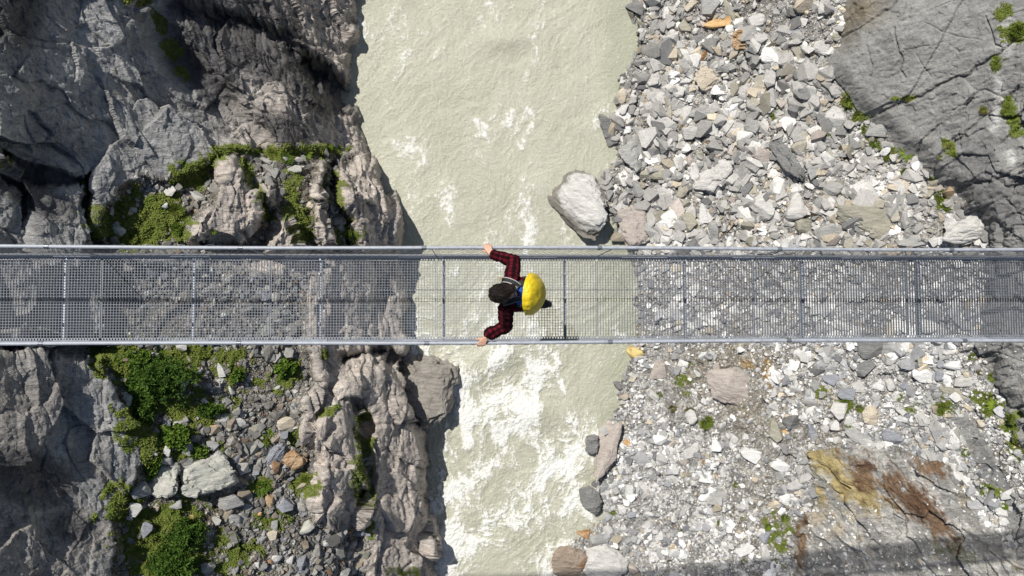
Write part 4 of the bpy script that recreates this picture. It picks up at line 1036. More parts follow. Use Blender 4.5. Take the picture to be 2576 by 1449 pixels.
# ------------------------------------------------------------------ PLANTS
LM = {'grass': leaf_mat('grass_blade', (.11, .165, .022), (.185, .215, .042)), 'dry': leaf_mat('dry_grass_blade', (.13, .12, .035), (.22, .18, .07)),
      'bright': leaf_mat('bright_leaf', (.13, .21, .018), (.20, .27, .03)), 'dark': leaf_mat('dark_needle', (.038, .085, .012), (.085, .155, .022)), 'mid': leaf_mat('shrub_leaf', (.075, .14, .018), (.13, .205, .028))}
M_twig = plain('twig_bark', (.10, .07, .05), .9)
plrng = np.random.default_rng(77)


def blades(n, seed, spread=1.0, height=.7, wid=.05, curl=.8):
    r = np.random.default_rng(seed)
    a = r.uniform(0, 6.283, n); rad = spread * np.sqrt(r.random(n)) * .55
    bx, by = rad * np.cos(a), rad * np.sin(a)
    ta = a + r.normal(0, .7, n); L = height * r.uniform(.5, 1.1, n) * (1 - .45 * rad)
    out = r.uniform(.25, 1.0, n) * curl
    dx, dy = np.cos(ta), np.sin(ta); px, py = -dy, dx
    w_ = wid * r.uniform(.6, 1.3, n)
    v = np.zeros((n, 5, 3)); 
    for k, (t, ww) in enumerate(((0, 1), (0, -1), (.55, .9), (.55, -.9), (1, 0))):
        h = L * t * (1 - .35 * t * out); o_ = L * out * t ** 1.5
        v[:, k, 0] = bx + dx * o_ + px * w_ * ww * .5; v[:, k, 1] = by + dy * o_ + py * w_ * ww * .5; v[:, k, 2] = h
    f = np.array([(0, 1, 3), (0, 3, 2), (2, 3, 4)])
    F_ = (f[None] + (np.arange(n) * 5)[:, None, None]).reshape(-1, 3)
    return v.reshape(-1, 3), F_


TUFT = {}
for cnm in ('grass', 'dry', 'bright', 'mid'):
    TUFT[cnm] = [mesh_np('grass_tuft', *blades(420, 500 + i, 1.0, .75, .07), LM[cnm], link=False) for i in range(3)]


def fern_mesh(seed):
    r = np.random.default_rng(seed); VV = []; FF = []; b = 0
    for k in range(13):
        a = k * 2.4 + r.uniform(-.2, .2); L = r.uniform(.7, 1.05); dx, dy = math.cos(a), math.sin(a)
        for j in range(16):
            t = (j + 1) / 16; o_ = L * t; z = .55 * math.sin(t * 2.3) * L * .6; wl = .20 * math.sin(math.pi * min(t * 1.05 + .06, 1)) * L + .015
            for sgn in (-1, 1):
                c = np.array([dx * o_, dy * o_, z]); s_v = np.array([-dy, dx, 0]) * sgn; fw = np.array([dx, dy, -.1])
                VV += [c, c + s_v * wl + fw * .05 + np.array([0, 0, -.03]), c + fw * .055]; FF.append((b, b + 1, b + 2)); b += 3
    return np.array(VV), np.array(FF)


FERN = mesh_np('fern', *fern_mesh(3), LM['bright'], link=False)


def put_tuft(u, v, r, colour, label, name='grass_tuft', me=None, cat='grass tuft', group='grass tufts growing in the rocks', hs=1.0):
    p = samp(T, u, v)[0]; n = samp(Nsm, u, v)[0]; d = (CAMZ - p[2]) / FOC
    o = bpy.data.objects.new(name, me or random.choice(TUFT[colour])); COL.objects.link(o)
    nn = Vector((n * .5 + np.array([0, 0, .6])).tolist()).normalized(); s = r * d * 1.15
    o.matrix_world = Matrix.Translation(Vector((p - n * .03).tolist())) @ nn.to_track_quat('Z', 'Y').to_matrix().to_4x4() @ Matrix.Rotation(random.uniform(0, 6.28), 4, 'Z') @ Matrix.Diagonal((s, s * random.uniform(.7, 1), min(s, .45) * hs, 1))
    return tag(o, label, cat, group)


TUFTS = [
    (1961, 293, 26, 'grass', 'dark ring shaped grass tuft alone in the upper scree'), (2085, 333, 20, 'grass', 'grass tuft in white stones riverward of the moss strip'), (2110, 378, 13, 'dry', 'brownish dry tuft beside the white flaking slab'),
    (2135, 258, 18, 'grass', 'topmost grass tuft of the moss strip along the bedrock foot'), (2160, 290, 20, 'grass', 'second grass tuft from the top of the moss strip'), (2176, 325, 17, 'grass', 'grass tuft of the moss strip beside the mid grey stone'), (2202, 360, 20, 'grass', 'grass tuft of the moss strip above the bright white slab'), (2234, 388, 20, 'grass', 'lowest grass tuft of the moss strip'),
    (2277, 438, 17, 'grass', 'grass tuft above the brownish slanted slab'), (2194, 467, 21, 'grass', 'wide grass tuft on the upper rim of the broad brown slab'), (2368, 495, 24, 'grass', 'thick grass tuft at the bedrock foot above the huge boulder'), (2382, 518, 18, 'grass', 'grass tuft touching the huge pale boulder'),
    (2561, 80, 24, 'grass', 'grass tuft in the upper bedrock corner'), (2536, 275, 22, 'grass', 'larger grass tuft in the pale bedrock seam'), (2552, 312, 17, 'grass', 'smaller grass tuft in the pale bedrock seam'), (2392, 369, 11, 'dry', 'dry tuft in a diagonal bedrock crack'), (2286, 249, 13, 'dry', 'small tuft in the crack between two bedrock slabs'), (2468, 280, 13, 'dry', 'olive tuft on the rough upper bedrock'), (2508, 164, 15, 'grass', 'tuft in the steep crack beside the smooth bedrock'), (2368, 396, 9, 'grass', 'tiny tuft in the lower bedrock crack'),
    (1814, 562, 11, 'dry', 'faint dry tuft on bare gravel above the bridge'), (1774, 613, 11, 'dry', 'dry tuft touching the upper handrail line on gravel'),
    (2126, 1018, 21, 'grass', 'grass tuft riverward of the round buff boulder'), (2161, 1027, 13, 'grass', 'small tuft touching the round buff boulder'), (2068, 992, 12, 'grass', 'small tuft below the bluish tilted slab'), (2261, 998, 12, 'grass', 'small tuft uphill of the white pointed block'), (2308, 1029, 17, 'grass', 'round grass tuft in pale shale below the white slab'), (2377, 1029, 25, 'grass', 'widest grass tuft in the lower scree'), (2374, 996, 12, 'grass', 'small tuft above the widest lower tuft'),
    (2492, 949, 15, 'grass', 'grass tuft at the lower bedrock foot near the bridge'), (2463, 936, 11, 'dry', 'yellowish tuft at the lower bedrock foot'), (2443, 898, 13, 'grass', 'tuft beside the pale slab just below the bridge'), (1779, 1063, 22, 'grass', 'wide thin tuft under the half buried pinkish bulge'), (1734, 1032, 13, 'dry', 'olive tuft riverward of the pinkish bulge'), (1692, 1027, 13, 'dry', 'brownish tuft below the pinkish grey slab'), (1683, 1100, 12, 'dry', 'brownish tuft alone in white scree'), (1657, 992, 11, 'grass', 'small tuft near the water below the bridge'),
    (2428, 1138, 14, 'grass', 'tuft on shale above the rust stain'), (1934, 1323, 13, 'bright', 'bright round tuft in the lowest scree'), (1974, 1303, 14, 'grass', 'tuft uphill of the bright round tuft'), (1940, 1285, 11, 'grass', 'tuft above the bright round tuft'), (1866, 1298, 11, 'grass', 'tuft below the mid grey lower slab'), (1812, 1312, 10, 'grass', 'tiny tuft in white scree below the narrow slab'), (1872, 1414, 11, 'grass', 'lowest tuft in the white scree'), (1717, 1338, 10, 'grass', 'tiny tuft in the lower shale'), (1540, 1287, 10, 'grass', 'tuft on the shore downstream of the wet boulder'), (1850, 1220, 9, 'grass', 'tiny tuft beside the small buff stone'),
    (2525, 1272, 13, 'bright', 'bright tuft at the lower edge of the grey slabs'), (2499, 1249, 13, 'grass', 'dull tuft at the lower edge of the grey slabs'), (2134, 1067, 13, 'grass', 'tuft above the grey slab under the buff boulder'), (2548, 1052, 17, 'grass', 'dark tuft below the bright leafy plant'), (2478, 1043, 14, 'grass', 'tuft riverward of the bright leafy plant'), (2560, 1110, 14, 'dry', 'olive tuft at the frame of grey slabs'),
    (656, 1225, 27, 'mid', 'round leafy tuft on gravel uphill of the rock spur'), (764, 1214, 28, 'grass', 'loose grassy tuft against the rock spur'), (338, 1256, 18, 'bright', 'bright leafy tuft at the cliff foot'), (662, 1112, 18, 'grass', 'mossy tuft above the oblong boulder'), (444, 578, 22, 'mid', 'round green tuft above the bridge on the upper ledge'), (544, 582, 12, 'bright', 'small bright tuft above the bridge between rock ribs'), (882, 582, 20, 'grass', 'mossy tuft between the ribs nearest the river'), (538, 409, 19, 'mid', 'green tuft at the head of the upper rock rib'), (720, 402, 21, 'mid', 'dark leafy tuft beside the pale stone on the upper ledge'), (598, 382, 8, 'bright', 'tiny bright tuft at the foot of the grey cliff'), (640, 382, 7, 'bright', 'tiniest bright tuft riverward of another below the cliff'), (827, 372, 13, 'bright', 'bright tuft nearest the river on the upper ledge'),
    (600, 940, 22, 'grass', 'low grass tuft in gravel riverward of the big shrub'), (445, 530, 24, 'grass', 'long grass patch in the middle of the upper moss'), (330, 600, 22, 'grass', 'grass patch beside the handrail and the pale flat boulder'), (690, 385, 18, 'grass', 'grass patch under the cliff beside the dark leafy tuft'),
]
for t in TUFTS: put_tuft(*t)
put_tuft(764, 390, 26, 'bright', 'bright spreading fern beside the pale stone on the upper ledge', 'fern', FERN, 'fern', 'ferns in the rocks', 1)
put_tuft(2277, 388, 24, 'bright', 'green fern at the bedrock foot below the moss strip', 'fern', FERN, 'fern', 'ferns in the rocks', 1)
put_tuft(2499, 1022, 26, 'bright', 'bright yellow green leafy plant at the lower bedrock foot', 'leafy_plant', FERN, 'plant', None, 1)


def shrub(u, v, a, b, h, colour, n, label, seed, needle=True):
    r = np.random.default_rng(seed)
    p = samp(T, u, v)[0]; d = (CAMZ - p[2]) / FOC; A, B = a * d, b * d
    root = tag(empty('shrub', p.tolist()), label, 'shrub', 'green shrubs on the mossy ledge')
    st = MB(); tips = []
    nb = max(9, int(n / 260))
    for k in range(nb):
        an = 2.4 * k + r.uniform(-.3, .3); rr = math.sqrt((k + .6) / nb); ex, ey = math.cos(an) * rr * A * .85, math.sin(an) * rr * B * .85
        ez = h * (1.0 - .75 * rr ** 1.5) * r.uniform(.75, 1.1)
        pts = [np.array([ex * t * (1 + .15 * math.sin(3 * t)), ey * t, ez * t ** .7 - .05]) for t in (0, .3, .6, .85, 1)]
        st.tube(pts, [.035, .028, .02, .012, .006], 5); tips.append(pts)
    st.build('stem', M_twig, root)
    # sprays of leaves along every branch and in the crown between them
    cen = []
    for pts in tips:
        for _ in range(int(n / nb / 9)):
            t = r.uniform(.35, 1.02) * 4; i = min(int(t), 3); q = pts[i] + (pts[i + 1] - pts[i]) * (t - i)
            cen.append(q + r.normal(0, 1, 3) * np.array([A * .13, B * .13, h * .12]))
    cen = np.array(cen); m = 9
    an = r.uniform(0, 6.283, (len(cen), m)); el = r.uniform(-.15, 1.1, (len(cen), m)); L = r.uniform(.09, .20, (len(cen), m)) * (1.0 if needle else .75)
    D = np.stack([np.cos(an) * np.cos(el), np.sin(an) * np.cos(el), np.sin(el)], -1)
    S = np.cross(D, r.normal(size=D.shape)); S /= np.linalg.norm(S, axis=-1, keepdims=True)
    wd = (.020 if needle else .055) * r.uniform(.7, 1.4, (len(cen), m))[..., None]
    c = cen[:, None] + D * .01
    v4 = np.stack([c, c + D * L[..., None] * .5 + S * wd, c + D * L[..., None], c + D * L[..., None] * .5 - S * wd], 2).reshape(-1, 3)
    f = np.arange(len(v4)).reshape(-1, 4)
    mesh_np('foliage', v4, f, LM[colour], root)


shrub(404, 948, 96, 64, 1.1, 'dark', 9500, 'largest dark green bushy shrub on the ledge just below the bridge', 1)
shrub(366, 1028, 36, 46, .6, 'dark', 3000, 'dark narrow shrub between the largest shrub and the cliff', 2)
shrub(526, 1030, 36, 18, .45, 'dark', 1500, 'low flat shrub riverward of the largest shrub', 3)
shrub(440, 1098, 52, 34, .45, 'mid', 3600, 'bright leafy low shrub above the two big ledge boulders', 4, False)
shrub(722, 925, 28, 27, .6, 'mid', 1700, 'round shrub on gravel just below the bridge', 5, False)
shrub(597, 945, 18, 14, .4, 'mid', 700, 'small shrub between the round shrub and the largest shrub', 6, False)
shrub(472, 1340, 56, 46, .8, 'dark', 4600, 'dark bushy shrub below the pear shaped boulder', 7)
shrub(434, 1414, 70, 52, .8, 'dark', 5600, 'lowest dark shrub at the edge of the picture', 8)
shrub(385, 1165, 20, 36, .35, 'mid', 1200, 'leafy shrub climbing beside the pear shaped boulder', 9, False)
shrub(498, 1135, 26, 22, .35, 'mid', 1000, 'leafy green shrub above the largest ledge boulder', 10, False)
shrub(345, 900, 34, 22, .35, 'mid', 1300, 'mossy shrub by the handrail above the largest shrub', 11, False)

# short grass and moss that covers soil and cracks
cnt = 90000
u = plrng.uniform(-100, 2680, cnt * 14); v = plrng.uniform(-60, 1500, cnt * 14)
k = samp(MOSSMASK, u, v) > plrng.random(len(u)) * 1.1; u = u[k][:cnt]; v = v[k][:cnt]
p = samp(T, u, v); n_ = samp(TN, u, v); m = len(u)
an = plrng.uniform(0, 6.283, m); L = plrng.uniform(.03, .09, m); wd = plrng.uniform(.012, .03, m)
dr = np.stack([np.cos(an), np.sin(an), np.zeros(m)], -1); sd = np.stack([-np.sin(an), np.cos(an), np.zeros(m)], -1)
tip = p + n_ * (L * .6)[:, None] + dr * (L * .9)[:, None]
v3 = np.stack([p - sd * wd[:, None], p + sd * wd[:, None], tip], 1).reshape(-1, 3)
tag(mesh_np('moss', v3, np.arange(len(v3)).reshape(-1, 3), LM['grass']), 'short grass and moss in soil pockets and cracks', 'moss', kind='stuff')

# ------------------------------------------------------------------ BRIDGE
def galv(name, c, rough, metal):
    t = NT(name); p = t.pos(); a = t.noise(p, 18, 5, .65); b = t.noise(p, 140, 2, .5)
    rgb = t.n('ShaderNodeRGB'); rgb.outputs[0].default_value = (*c, 1)
    cc = t.mul(t.mul(rgb.outputs[0], t.ramp(a.outputs['Fac'], [(.3, .8), (.7, 1.15)]).outputs['Color']), t.ramp(b.outputs['Fac'], [(.3, .9), (.7, 1.08)]).outputs['Color'])
    t.l(cc, t.b.inputs['Base Color']); t.b.inputs['Metallic'].default_value = metal
    t.l(t.ramp(a.outputs['Fac'], [(.3, rough - .1), (.7, rough + .12)]).outputs['Color'], t.b.inputs['Roughness'])
    t.l(t.bump(b.outputs['Fac'], .3, .001), t.b.inputs['Normal'])
    return t.m


M_rail = galv('galvanised_tube', (.40, .425, .47), .62, .2)
M_grate = galv('galvanised_grating', (.23, .252, .29), .55, .4)
M_beam = galv('galvanised_beam', (.42, .46, .54), .5, .35)
M_net = galv('wire_net', (.22, .23, .25), .55, .5)
M_toe = galv('toe_plate', (.40, .43, .49), .5, .35)
M_sleeve = galv('sleeve_steel', (.20, .215, .24), .45, .5)
bridge = tag(empty('footbridge', (0, -.13, 0), (math.radians(-2.9), math.radians(3.0), 0)), 'long narrow steel mesh footbridge hanging across the gorge', 'footbridge')
bpy.context.view_layer.update()
BM_ = Euler((math.radians(-2.9), math.radians(3.0), 0)).to_matrix(); BO = Vector((0, -.13, 0))


def bw(x, y, z): return np.array(BM_ @ Vector((x, y, z)) + BO)


def xat(px, depth): k = (px - 1600) / 2313.0; return depth * k / (1 - .0524 * k)


XE = 15.0
joints = [xat(q, 9) for q in (314, 843, 1363, 1866, 2356, 2837)]
while joints[0] > -XE: joints.insert(0, joints[0] - 2.03)
while joints[-1] < XE: joints.append(joints[-1] + 2.03)
for a, b in zip(joints, joints[1:]):
    m = MB(); L = b - a; n = int(round((L - .02) / .0335))
    for i in range(n + 1):
        x = a + .01 + (L - .02) * i / n; e = i in (0, n)
        m.box((x, 0, -.0125), (.0035 if e else .0019, .462, .0125))
    for j in range(29):
        y = -.462 + .924 * j / 28
        m.box(((a + b) / 2, y, -.0055), (L / 2 - .010, .0028 if j in (0, 28) else .0019, .005))
    for s in (-1, 1):      # upstanding bar ends along the edge
        for i in range(0, n, 1):
            x = a + .01 + (L - .02) * (i + .5) / n
            m.box((x, s * .474, -.004), (.0085, .010, .004))
    m.build('deck_panel', M_grate, bridge)
beams = [xat(q, 9.06) for q in (202, 605, 1000, 1387, 1767, 2142, 2508, 2872)]
while beams[0] > -XE + 1: beams.insert(0, beams[0] - 1.5)
while beams[-1] < XE - 1: beams.append(beams[-1] + 1.5)
for x in beams:
    m = MB(); m.box((x, 0, -.050), (.012, .52, .003)); m.box((x - .0125, 0, -.068), (.002, .52, .021)); m.box((x + .0125, 0, -.068), (.002, .52, .021))
    for y in (-.30, .0, .30): m.box((x, y, -.036), (.012, .018, .010))
    m.build('crossbeam', M_beam, bridge)
m = MB(); m.box((0, .11, -.034), (XE, .004, .007)); m.build('stringer', M_grate, bridge)
for s in (-1, 1):
    m = MB()
    xs_ = np.linspace(-XE, XE, 47)
    a0 = np.array([[x, s * .487, -.003] for x in xs_]); a1 = np.array([[x, s * .513, .088 + .004 * math.sin(x * 9)] for x in xs_])
    o_ = np.array([0, s * .004, .0015])
    vv = np.concatenate([a0, a1, a0 + o_, a1 + o_]); k = len(xs_); f = []
    for i in range(k - 1):
        f += [(i, i + 1, k + i + 1, k + i), (2 * k + i, 3 * k + i, 3 * k + i + 1, 2 * k + i + 1), (k + i, k + i + 1, 3 * k + i + 1, 3 * k + i), (i, 2 * k + i, 2 * k + i + 1, i + 1)]
    m.add(vv, f)
    toe = m.build('toe_board', M_toe, bridge)
    for x in np.arange(-XE + .3, XE, 1.36):
        m = MB(); m.box((x, s * .494, .034), (.24 + .04 * math.sin(x * 5), .0035, .032), Matrix.Rotation(s * -.27, 3, 'X')); m.build('splice_plate', M_rail, toe)
    m = MB()
    for dy, dz in ((.500, -.05), (.530, -.035)): m.tube([(x, s * dy, dz) for x in np.linspace(-XE, XE, 24)], .014, 8)
    m.build('carrying_cable', M_net, bridge)
    m = MB(); m.tube([(x, s * .503 + .007 * math.sin(x * .9 + s), 1.1 + .003 * math.sin(x * 1.3)) for x in np.linspace(-XE, XE, 60)], .0195, 16)
    rail = m.build('handrail', M_rail, bridge, True)
    px = (140, 748, 1324, 1875, 2440, 2978) if s > 0 else (130, 748, 1334, 1905, 2463, 3010)
    sx = [xat(q, 7.9) - .0576 for q in px]; sx = [sx[0] - 2.0] + sx + [sx[-1] + 2.0]
    for x in sx:
        m = MB(); yy = s * .503 + .007 * math.sin(x * .9 + s); zz = 1.1 + .003 * math.sin(x * 1.3)
        m.tube([(x - .026, yy, zz), (x + .026, yy, zz)], .0225, 16)
        for d in (-.018, .018): m.tube([(x + d - .003, yy, zz), (x + d + .003, yy, zz)], .0245, 16)
        m.box((x, yy - s * .018, zz - .024), (.010, .006, .012)); m.build('coupling_sleeve', M_sleeve, rail)
    for x in joints:
        m = MB(); m.tube([(x, s * .497, -.06), (x, s * .512, .09), (x, s * .503, 1.085)], .0055, 6); m.build('hanger_rod', M_net, bridge)
    # woven wire net from rail to toe board
    r = np.random.default_rng(900 + s); m = MB(); K = 9
    step = .072; lean = .42
    for dr in (-1, 1):
        for x0 in np.arange(-XE - .5, XE + .5, step):
            ph = r.uniform(0, 6.28); pts = []
            for i in range(K):
                t = i / (K - 1); xx = x0 + dr * lean * (t - .5) + .010 * math.sin(i * 2.2 + ph) + .018 * math.sin(x0 * 1.7 + t * 3)
                bulge = .020 * math.sin(math.pi * t) * math.sin(x0 * .8 + 1.2 * s)
                pts.append((min(max(xx, -XE), XE), s * (.509 - .004 * t) + bulge, .075 + 1.012 * t))
            m.tube(pts, .0017, 3, False)
    for zz in (.10, 1.06): m.tube([(x, s * .508, zz + .008 * math.sin(x * 7 + zz)) for x in np.linspace(-XE, XE, 160)], .0022, 4)
    # loose wire ends tying the net to the outside of the rail
    for x0 in np.arange(-XE + .2, XE, .55):
        x0 = x0 + r.uniform(-.2, .2); L = r.uniform(.08, .3)
        m.tube([(x0 + L * t, s * (.524 + .010 * math.sin(t * 9 + x0)), 1.088 - .012 * math.sin(t * 6)) for t in np.linspace(0, 1, 8)], .0017, 4)
    m.build('side_net', M_net, bridge)

# ------------------------------------------------------------------ PERSON
def W3(px, py, z): return P(px * .805, py * .805, z)


A_ = lambda *t: np.array(t, float)
M_skin = plain('skin', (.58, .335, .235), .5, 0, 40, .08)
t = NT('plaid_flannel'); at1, at2 = t.attr('along'), t.attr('around')


def stripe(att, freq, ph):
    m_ = t.n('ShaderNodeMath', operation='MULTIPLY_ADD'); t.l(att.outputs['Fac'], m_.inputs[0]); m_.inputs[1].default_value = freq; m_.inputs[2].default_value = ph
    s_n = t.n('ShaderNodeMath', operation='SINE'); t.l(m_.outputs[0], s_n.inputs[0]); return t.ramp(t.n('ShaderNodeMath', operation='MULTIPLY_ADD').outputs[0], [(0, 0), (1, 1)]) if False else s_n.outputs[0]


s1 = t.ramp(stripe(at1, 112, 0), [(0.0, (.045, .004, .008)), (.12, (.125, .006, .017))])
s2 = t.ramp(stripe(at2, 112, 1.0), [(0.0, .16), (.12, 1.0)])
thread = t.noise(t.pos(), 90, 3, .6)
cc = t.mul(t.mul(s1.outputs['Color'], s2.outputs['Color']), t.ramp(thread.outputs['Fac'], [(.3, .65), (.7, 1.35)]).outputs['Color'])
t.l(cc, t.b.inputs['Base Color']); t.b.inputs['Roughness'].default_value = .9; t.b.inputs['Specular IOR Level'].default_value = .15
t.l(t.bump(thread.outputs['Fac'], .5, .004), t.b.inputs['Normal']); M_plaid = t.m
M_trouser = plain('black_trousers', (.022, .022, .026), .85, 0, 60, .25, .004)
M_boot = plain('dark_boot', (.035, .033, .032), .7, 0, 40, .3, .003)
M_sole = plain('grey_boot_sole', (.16, .155, .15), .8, 0, 50, .35, .004)
t = NT('dark_hair'); at1 = t.attr('strand'); hn = t.noise(at1.outputs['Vector'], 1.0, 5, .7)
t.l(t.ramp(hn.outputs['Fac'], [(.3, (.004, .003, .002)), (.7, (.022, .014, .010))]).outputs['Color'], t.b.inputs['Base Color'])
t.b.inputs['Roughness'].default_value = .48; t.b.inputs['Specular IOR Level'].default_value = .3; t.l(t.bump(hn.outputs['Fac'], .9, .010), t.b.inputs['Normal']); M_hair = t.m
t = NT('yellow_ripstop'); yn = t.noise(t.pos(), 30, 4, .6)
t.l(t.ramp(yn.outputs['Fac'], [(.3, (.70, .50, .010)), (.7, (.86, .64, .022))]).outputs['Color'], t.b.inputs['Base Color']); t.b.inputs['Roughness'].default_value = .45
t.l(t.bump(yn.outputs['Fac'], .4, .004), t.b.inputs['Normal']); M_yel = t.m
M_blue = plain('blue_pack_cloth', (.012, .085, .42), .6, 0, 40, .2, .003)
M_black = plain('black_pack_cloth', (.02, .02, .024), .75, 0, 50, .3, .004)
M_pipe = plain('light_grey_piping', (.48, .48, .46), .6, 0, 50, .1)
M_gpipe = plain('grey_webbing', (.16, .17, .165), .7, 0, 50, .15)

RH = bw(-.253 - .058, .503, 1.1); RH[0] = -.253
LH = bw(-.312 - .058, -.503, 1.1); LH[0] = -.312
# joints
neck0, head = A_(.005, -.065, 1.42), A_(-.118, -.052, 1.555)
shR, shL = A_(-.005, .085, 1.355), A_(-.062, -.205, 1.355)
elR, elL = W3(1606, 816, 1.13), W3(1581, 1019, 1.10)
wrR, wrL = A_(RH[0] + .030, RH[1] - .068, RH[2] + .048), A_(LH[0] + .050, LH[1] + .062, LH[2] + .048)
hipR, hipL = A_(.115, .015, .90), A_(.145, -.155, .90)
kR, aR, tR = A_(-.035, .015, .52), A_(-.015, .005, .11), A_(-.19, .005, .035)
kL, aL, tL = A_(.20, -.165, .50), A_(.405, -.190, .165), A_(.29, -.185, .040)

b = MB()
for y in (-.075, .075): b.capsule(A_(.125, -.07 + y, .92), A_(.095, -.068 + y * .75, 1.10), .092, .085)
b.capsule(A_(.125, -.15, .92), A_(.125, .01, .92), .09, .09)
for y in (-.075, .075): b.capsule(A_(.095, -.068 + y * .75, 1.10), A_(.045, -.063 + y, 1.28), .085, .092)
b.capsule(shR, shL, .055, .055); b.capsule(A_(.045, -.14, 1.27), A_(.045, .01, 1.27), .09, .09)
b.capsule(A_(.02, -.063, 1.36), neck0, .08, .06); b.capsule(neck0, head + A_(.02, 0, -.05), .055, .052)
for s_, e_, w_ in ((shR, elR, wrR), (shL, elL, wrL)):
    b.capsule(s_, e_, .046, .036); b.capsule(e_, e_ + (w_ - e_) * .3, .037, .037); b.capsule(e_ + (w_ - e_) * .3, w_, .037, .025)
for h_, k_, a_, t_ in ((hipR, kR, aR, tR), (hipL, kL, aL, tL)):
    b.capsule(h_, k_, .080, .052); b.capsule(k_, k_ + (a_ - k_) * .3, .050, .052); b.capsule(k_ + (a_ - k_) * .3, a_, .052, .034); b.capsule(a_, t_, .034, .026)
# head: skull, jaw, brow, nose, lips, ears
hf = A_(-.80, -.10, -.55); hf /= np.linalg.norm(hf); hs = np.cross(A_(0, 0, 1), hf); hs /= np.linalg.norm(hs); hu = np.cross(hf, hs)
HR = np.stack([hf, hs, hu], 1); hl = lambda x, y, z: head + HR @ A_(x, y, z)
b.ell(head, (.096, .075, .100), HR); b.capsule(hl(.045, 0, -.045), hl(.062, 0, -.095), .055, .026); b.capsule(hl(.03, .03, -.05), hl(.058, .01, -.09), .04, .024); b.capsule(hl(.03, -.03, -.05), hl(.058, -.01, -.09), .04, .024)
b.capsule(hl(.086, -.03, .012), hl(.086, .03, .012), .014, .014); b.capsule(hl(.092, 0, .005), hl(.112, 0, -.030), .009, .013)
for s in (-1, 1): b.ell(hl(.004, s * .078, -.012), (.018, .009, .030), HR, 12, 8); b.capsule(hl(.095, s * .010, -.034), hl(.096, s * .012, -.034), .009, .009)
b.capsule(hl(.088, -.020, -.060), hl(.088, .020, -.060), .007, .007); b.capsule(hl(.088, -.016, -.067), hl(.088, .016, -.067), .008, .008)


def hand(b, R, w, s, lean, tdir):
    """palm resting on the tube, four unequal fingers wrapped over it and a thumb along its near side"""
    ln = [.92, 1.04, 1.0, .82]; off = [-.037, -.0125, .0125, .036]
    for i in range(4):
        x = off[i] * 1.0; q = ln[i]
        K = A_(R[0] + x * .9, R[1] - s * .006, R[2] + .036)
        p1 = A_(R[0] + x + lean * .022 * q, R[1] + s * .026 * q, R[2] + .028)
        p2 = A_(R[0] + x + lean * .036 * q, R[1] + s * .040 * q, R[2] + .006)
        p3 = A_(R[0] + x + lean * .043 * q, R[1] + s * .036, R[2] + .006 - .024 * q)
        b.capsule(w + A_(x * .35, 0, 0), K, .0165, .0115)
        b.capsule(K, p1, .0105, .0092); b.capsule(p1, p2, .0092, .0085); b.capsule(p2, p3, .0085, .0068)
    sx_ = tdir
    c0 = w + A_(sx_ * .012, s * .008, -.006); c1 = A_(R[0] + sx_ * .040, R[1] - s * .036, R[2] + .016); c2 = A_(R[0] + sx_ * .062, R[1] - s * .031, R[2] - .002); c3 = A_(R[0] + sx_ * .070, R[1] - s * .029, R[2] - .016)
    b.capsule(c0, c1, .016, .012); b.capsule(c1, c2, .0115, .010); b.capsule(c2, c3, .010, .0078)


hand(b, RH, wrR, 1, -.35, -1); hand(b, LH, wrL, -1, -.55, -1)
person = fuse(b.build('person', M_skin, None, True), .0052, 3)
tag(person, 'person in red and black plaid shirt crossing the mesh bridge holding both handrails', 'person')


def finish_cloth(o, bones, amp, seed):
    """fold relief and weave coordinates that follow the nearest bone"""
    me = o.data; c = coords(me).astype(float); nn = np.empty(len(c) * 3, F4); me.vertices.foreach_get('normal', nn); nn = nn.reshape(-1, 3)
    best = np.full(len(c), 9.0); al = np.zeros(len(c)); ar = np.zeros(len(c)); fold = np.zeros(len(c))
    for k, (p, q, f) in enumerate(bones):
        d = q - p; L = np.linalg.norm(d); d = d / L; tt = np.clip((c - p) @ d, 0, L); dd = np.linalg.norm(c - p - tt[:, None] * d, axis=1)
        ref = A_(0, 0, 1) if abs(d[2]) < .8 else A_(0, 1, 0); e1 = np.cross(d, ref); e1 /= np.linalg.norm(e1); e2 = np.cross(d, e1)
        w_ = c - p; an = np.arctan2(w_ @ e2, w_ @ e1); m_ = dd < best
        best = np.where(m_, dd, best); al = np.where(m_, (c - p) @ d + k * .031, al); ar = np.where(m_, an * (.055 if f else .12), ar); fold = np.where(m_, f, fold)
    s = seed * 1.0
    rel = fbm(c[:, 0] * 16 + s, c[:, 1] * 16, c[:, 2] * 16, 3, 301) * amp + fold * amp * 1.2 * np.maximum(0, ridged(al * 14 + ar * 9 + s, ar * 10, 0 * al, 2, 303) - .45)
    set_coords(me, c + nn * rel[:, None])
    for nm_, a_ in (('along', al), ('around', ar)):
        q = me.attributes.new(nm_, 'FLOAT', 'POINT'); q.data.foreach_set('value', a_.astype(F4))


b = MB()
for y in (-.08, .08): b.capsule(A_(.125, -.07 + y, .95), A_(.095, -.068 + y * .75, 1.10), .108, .098)
for y in (-.08, .08): b.capsule(A_(.095, -.068 + y * .75, 1.10), A_(.045, -.063 + y, 1.28), .098, .105)
b.capsule(shR + A_(0, .012, 0), shL + A_(0, -.012, 0), .072, .072); b.capsule(A_(.045, -.15, 1.27), A_(.045, .02, 1.27), .1, .1); b.capsule(A_(.02, -.063, 1.36), A_(.012, -.065, 1.405), .088, .066)
b.capsule(shR, elR, .080, .068); b.capsule(elR, wrR + (elR - wrR) * .16, .068, .052); b.capsule(wrR + (elR - wrR) * .34, wrR + (elR - wrR) * .16, .052, .054)
b.capsule(shL, elL, .080, .068); b.capsule(elL, wrL + (elL - wrL) * .22, .068, .056); b.capsule(wrL + (elL - wrL) * .38 + A_(-.015, .012, 0), wrL + (elL - wrL) * .16 + A_(-.012, .022, .01), .056, .054)
sh_o = fuse(b.build('shirt', M_plaid, person, True), .008, 5)
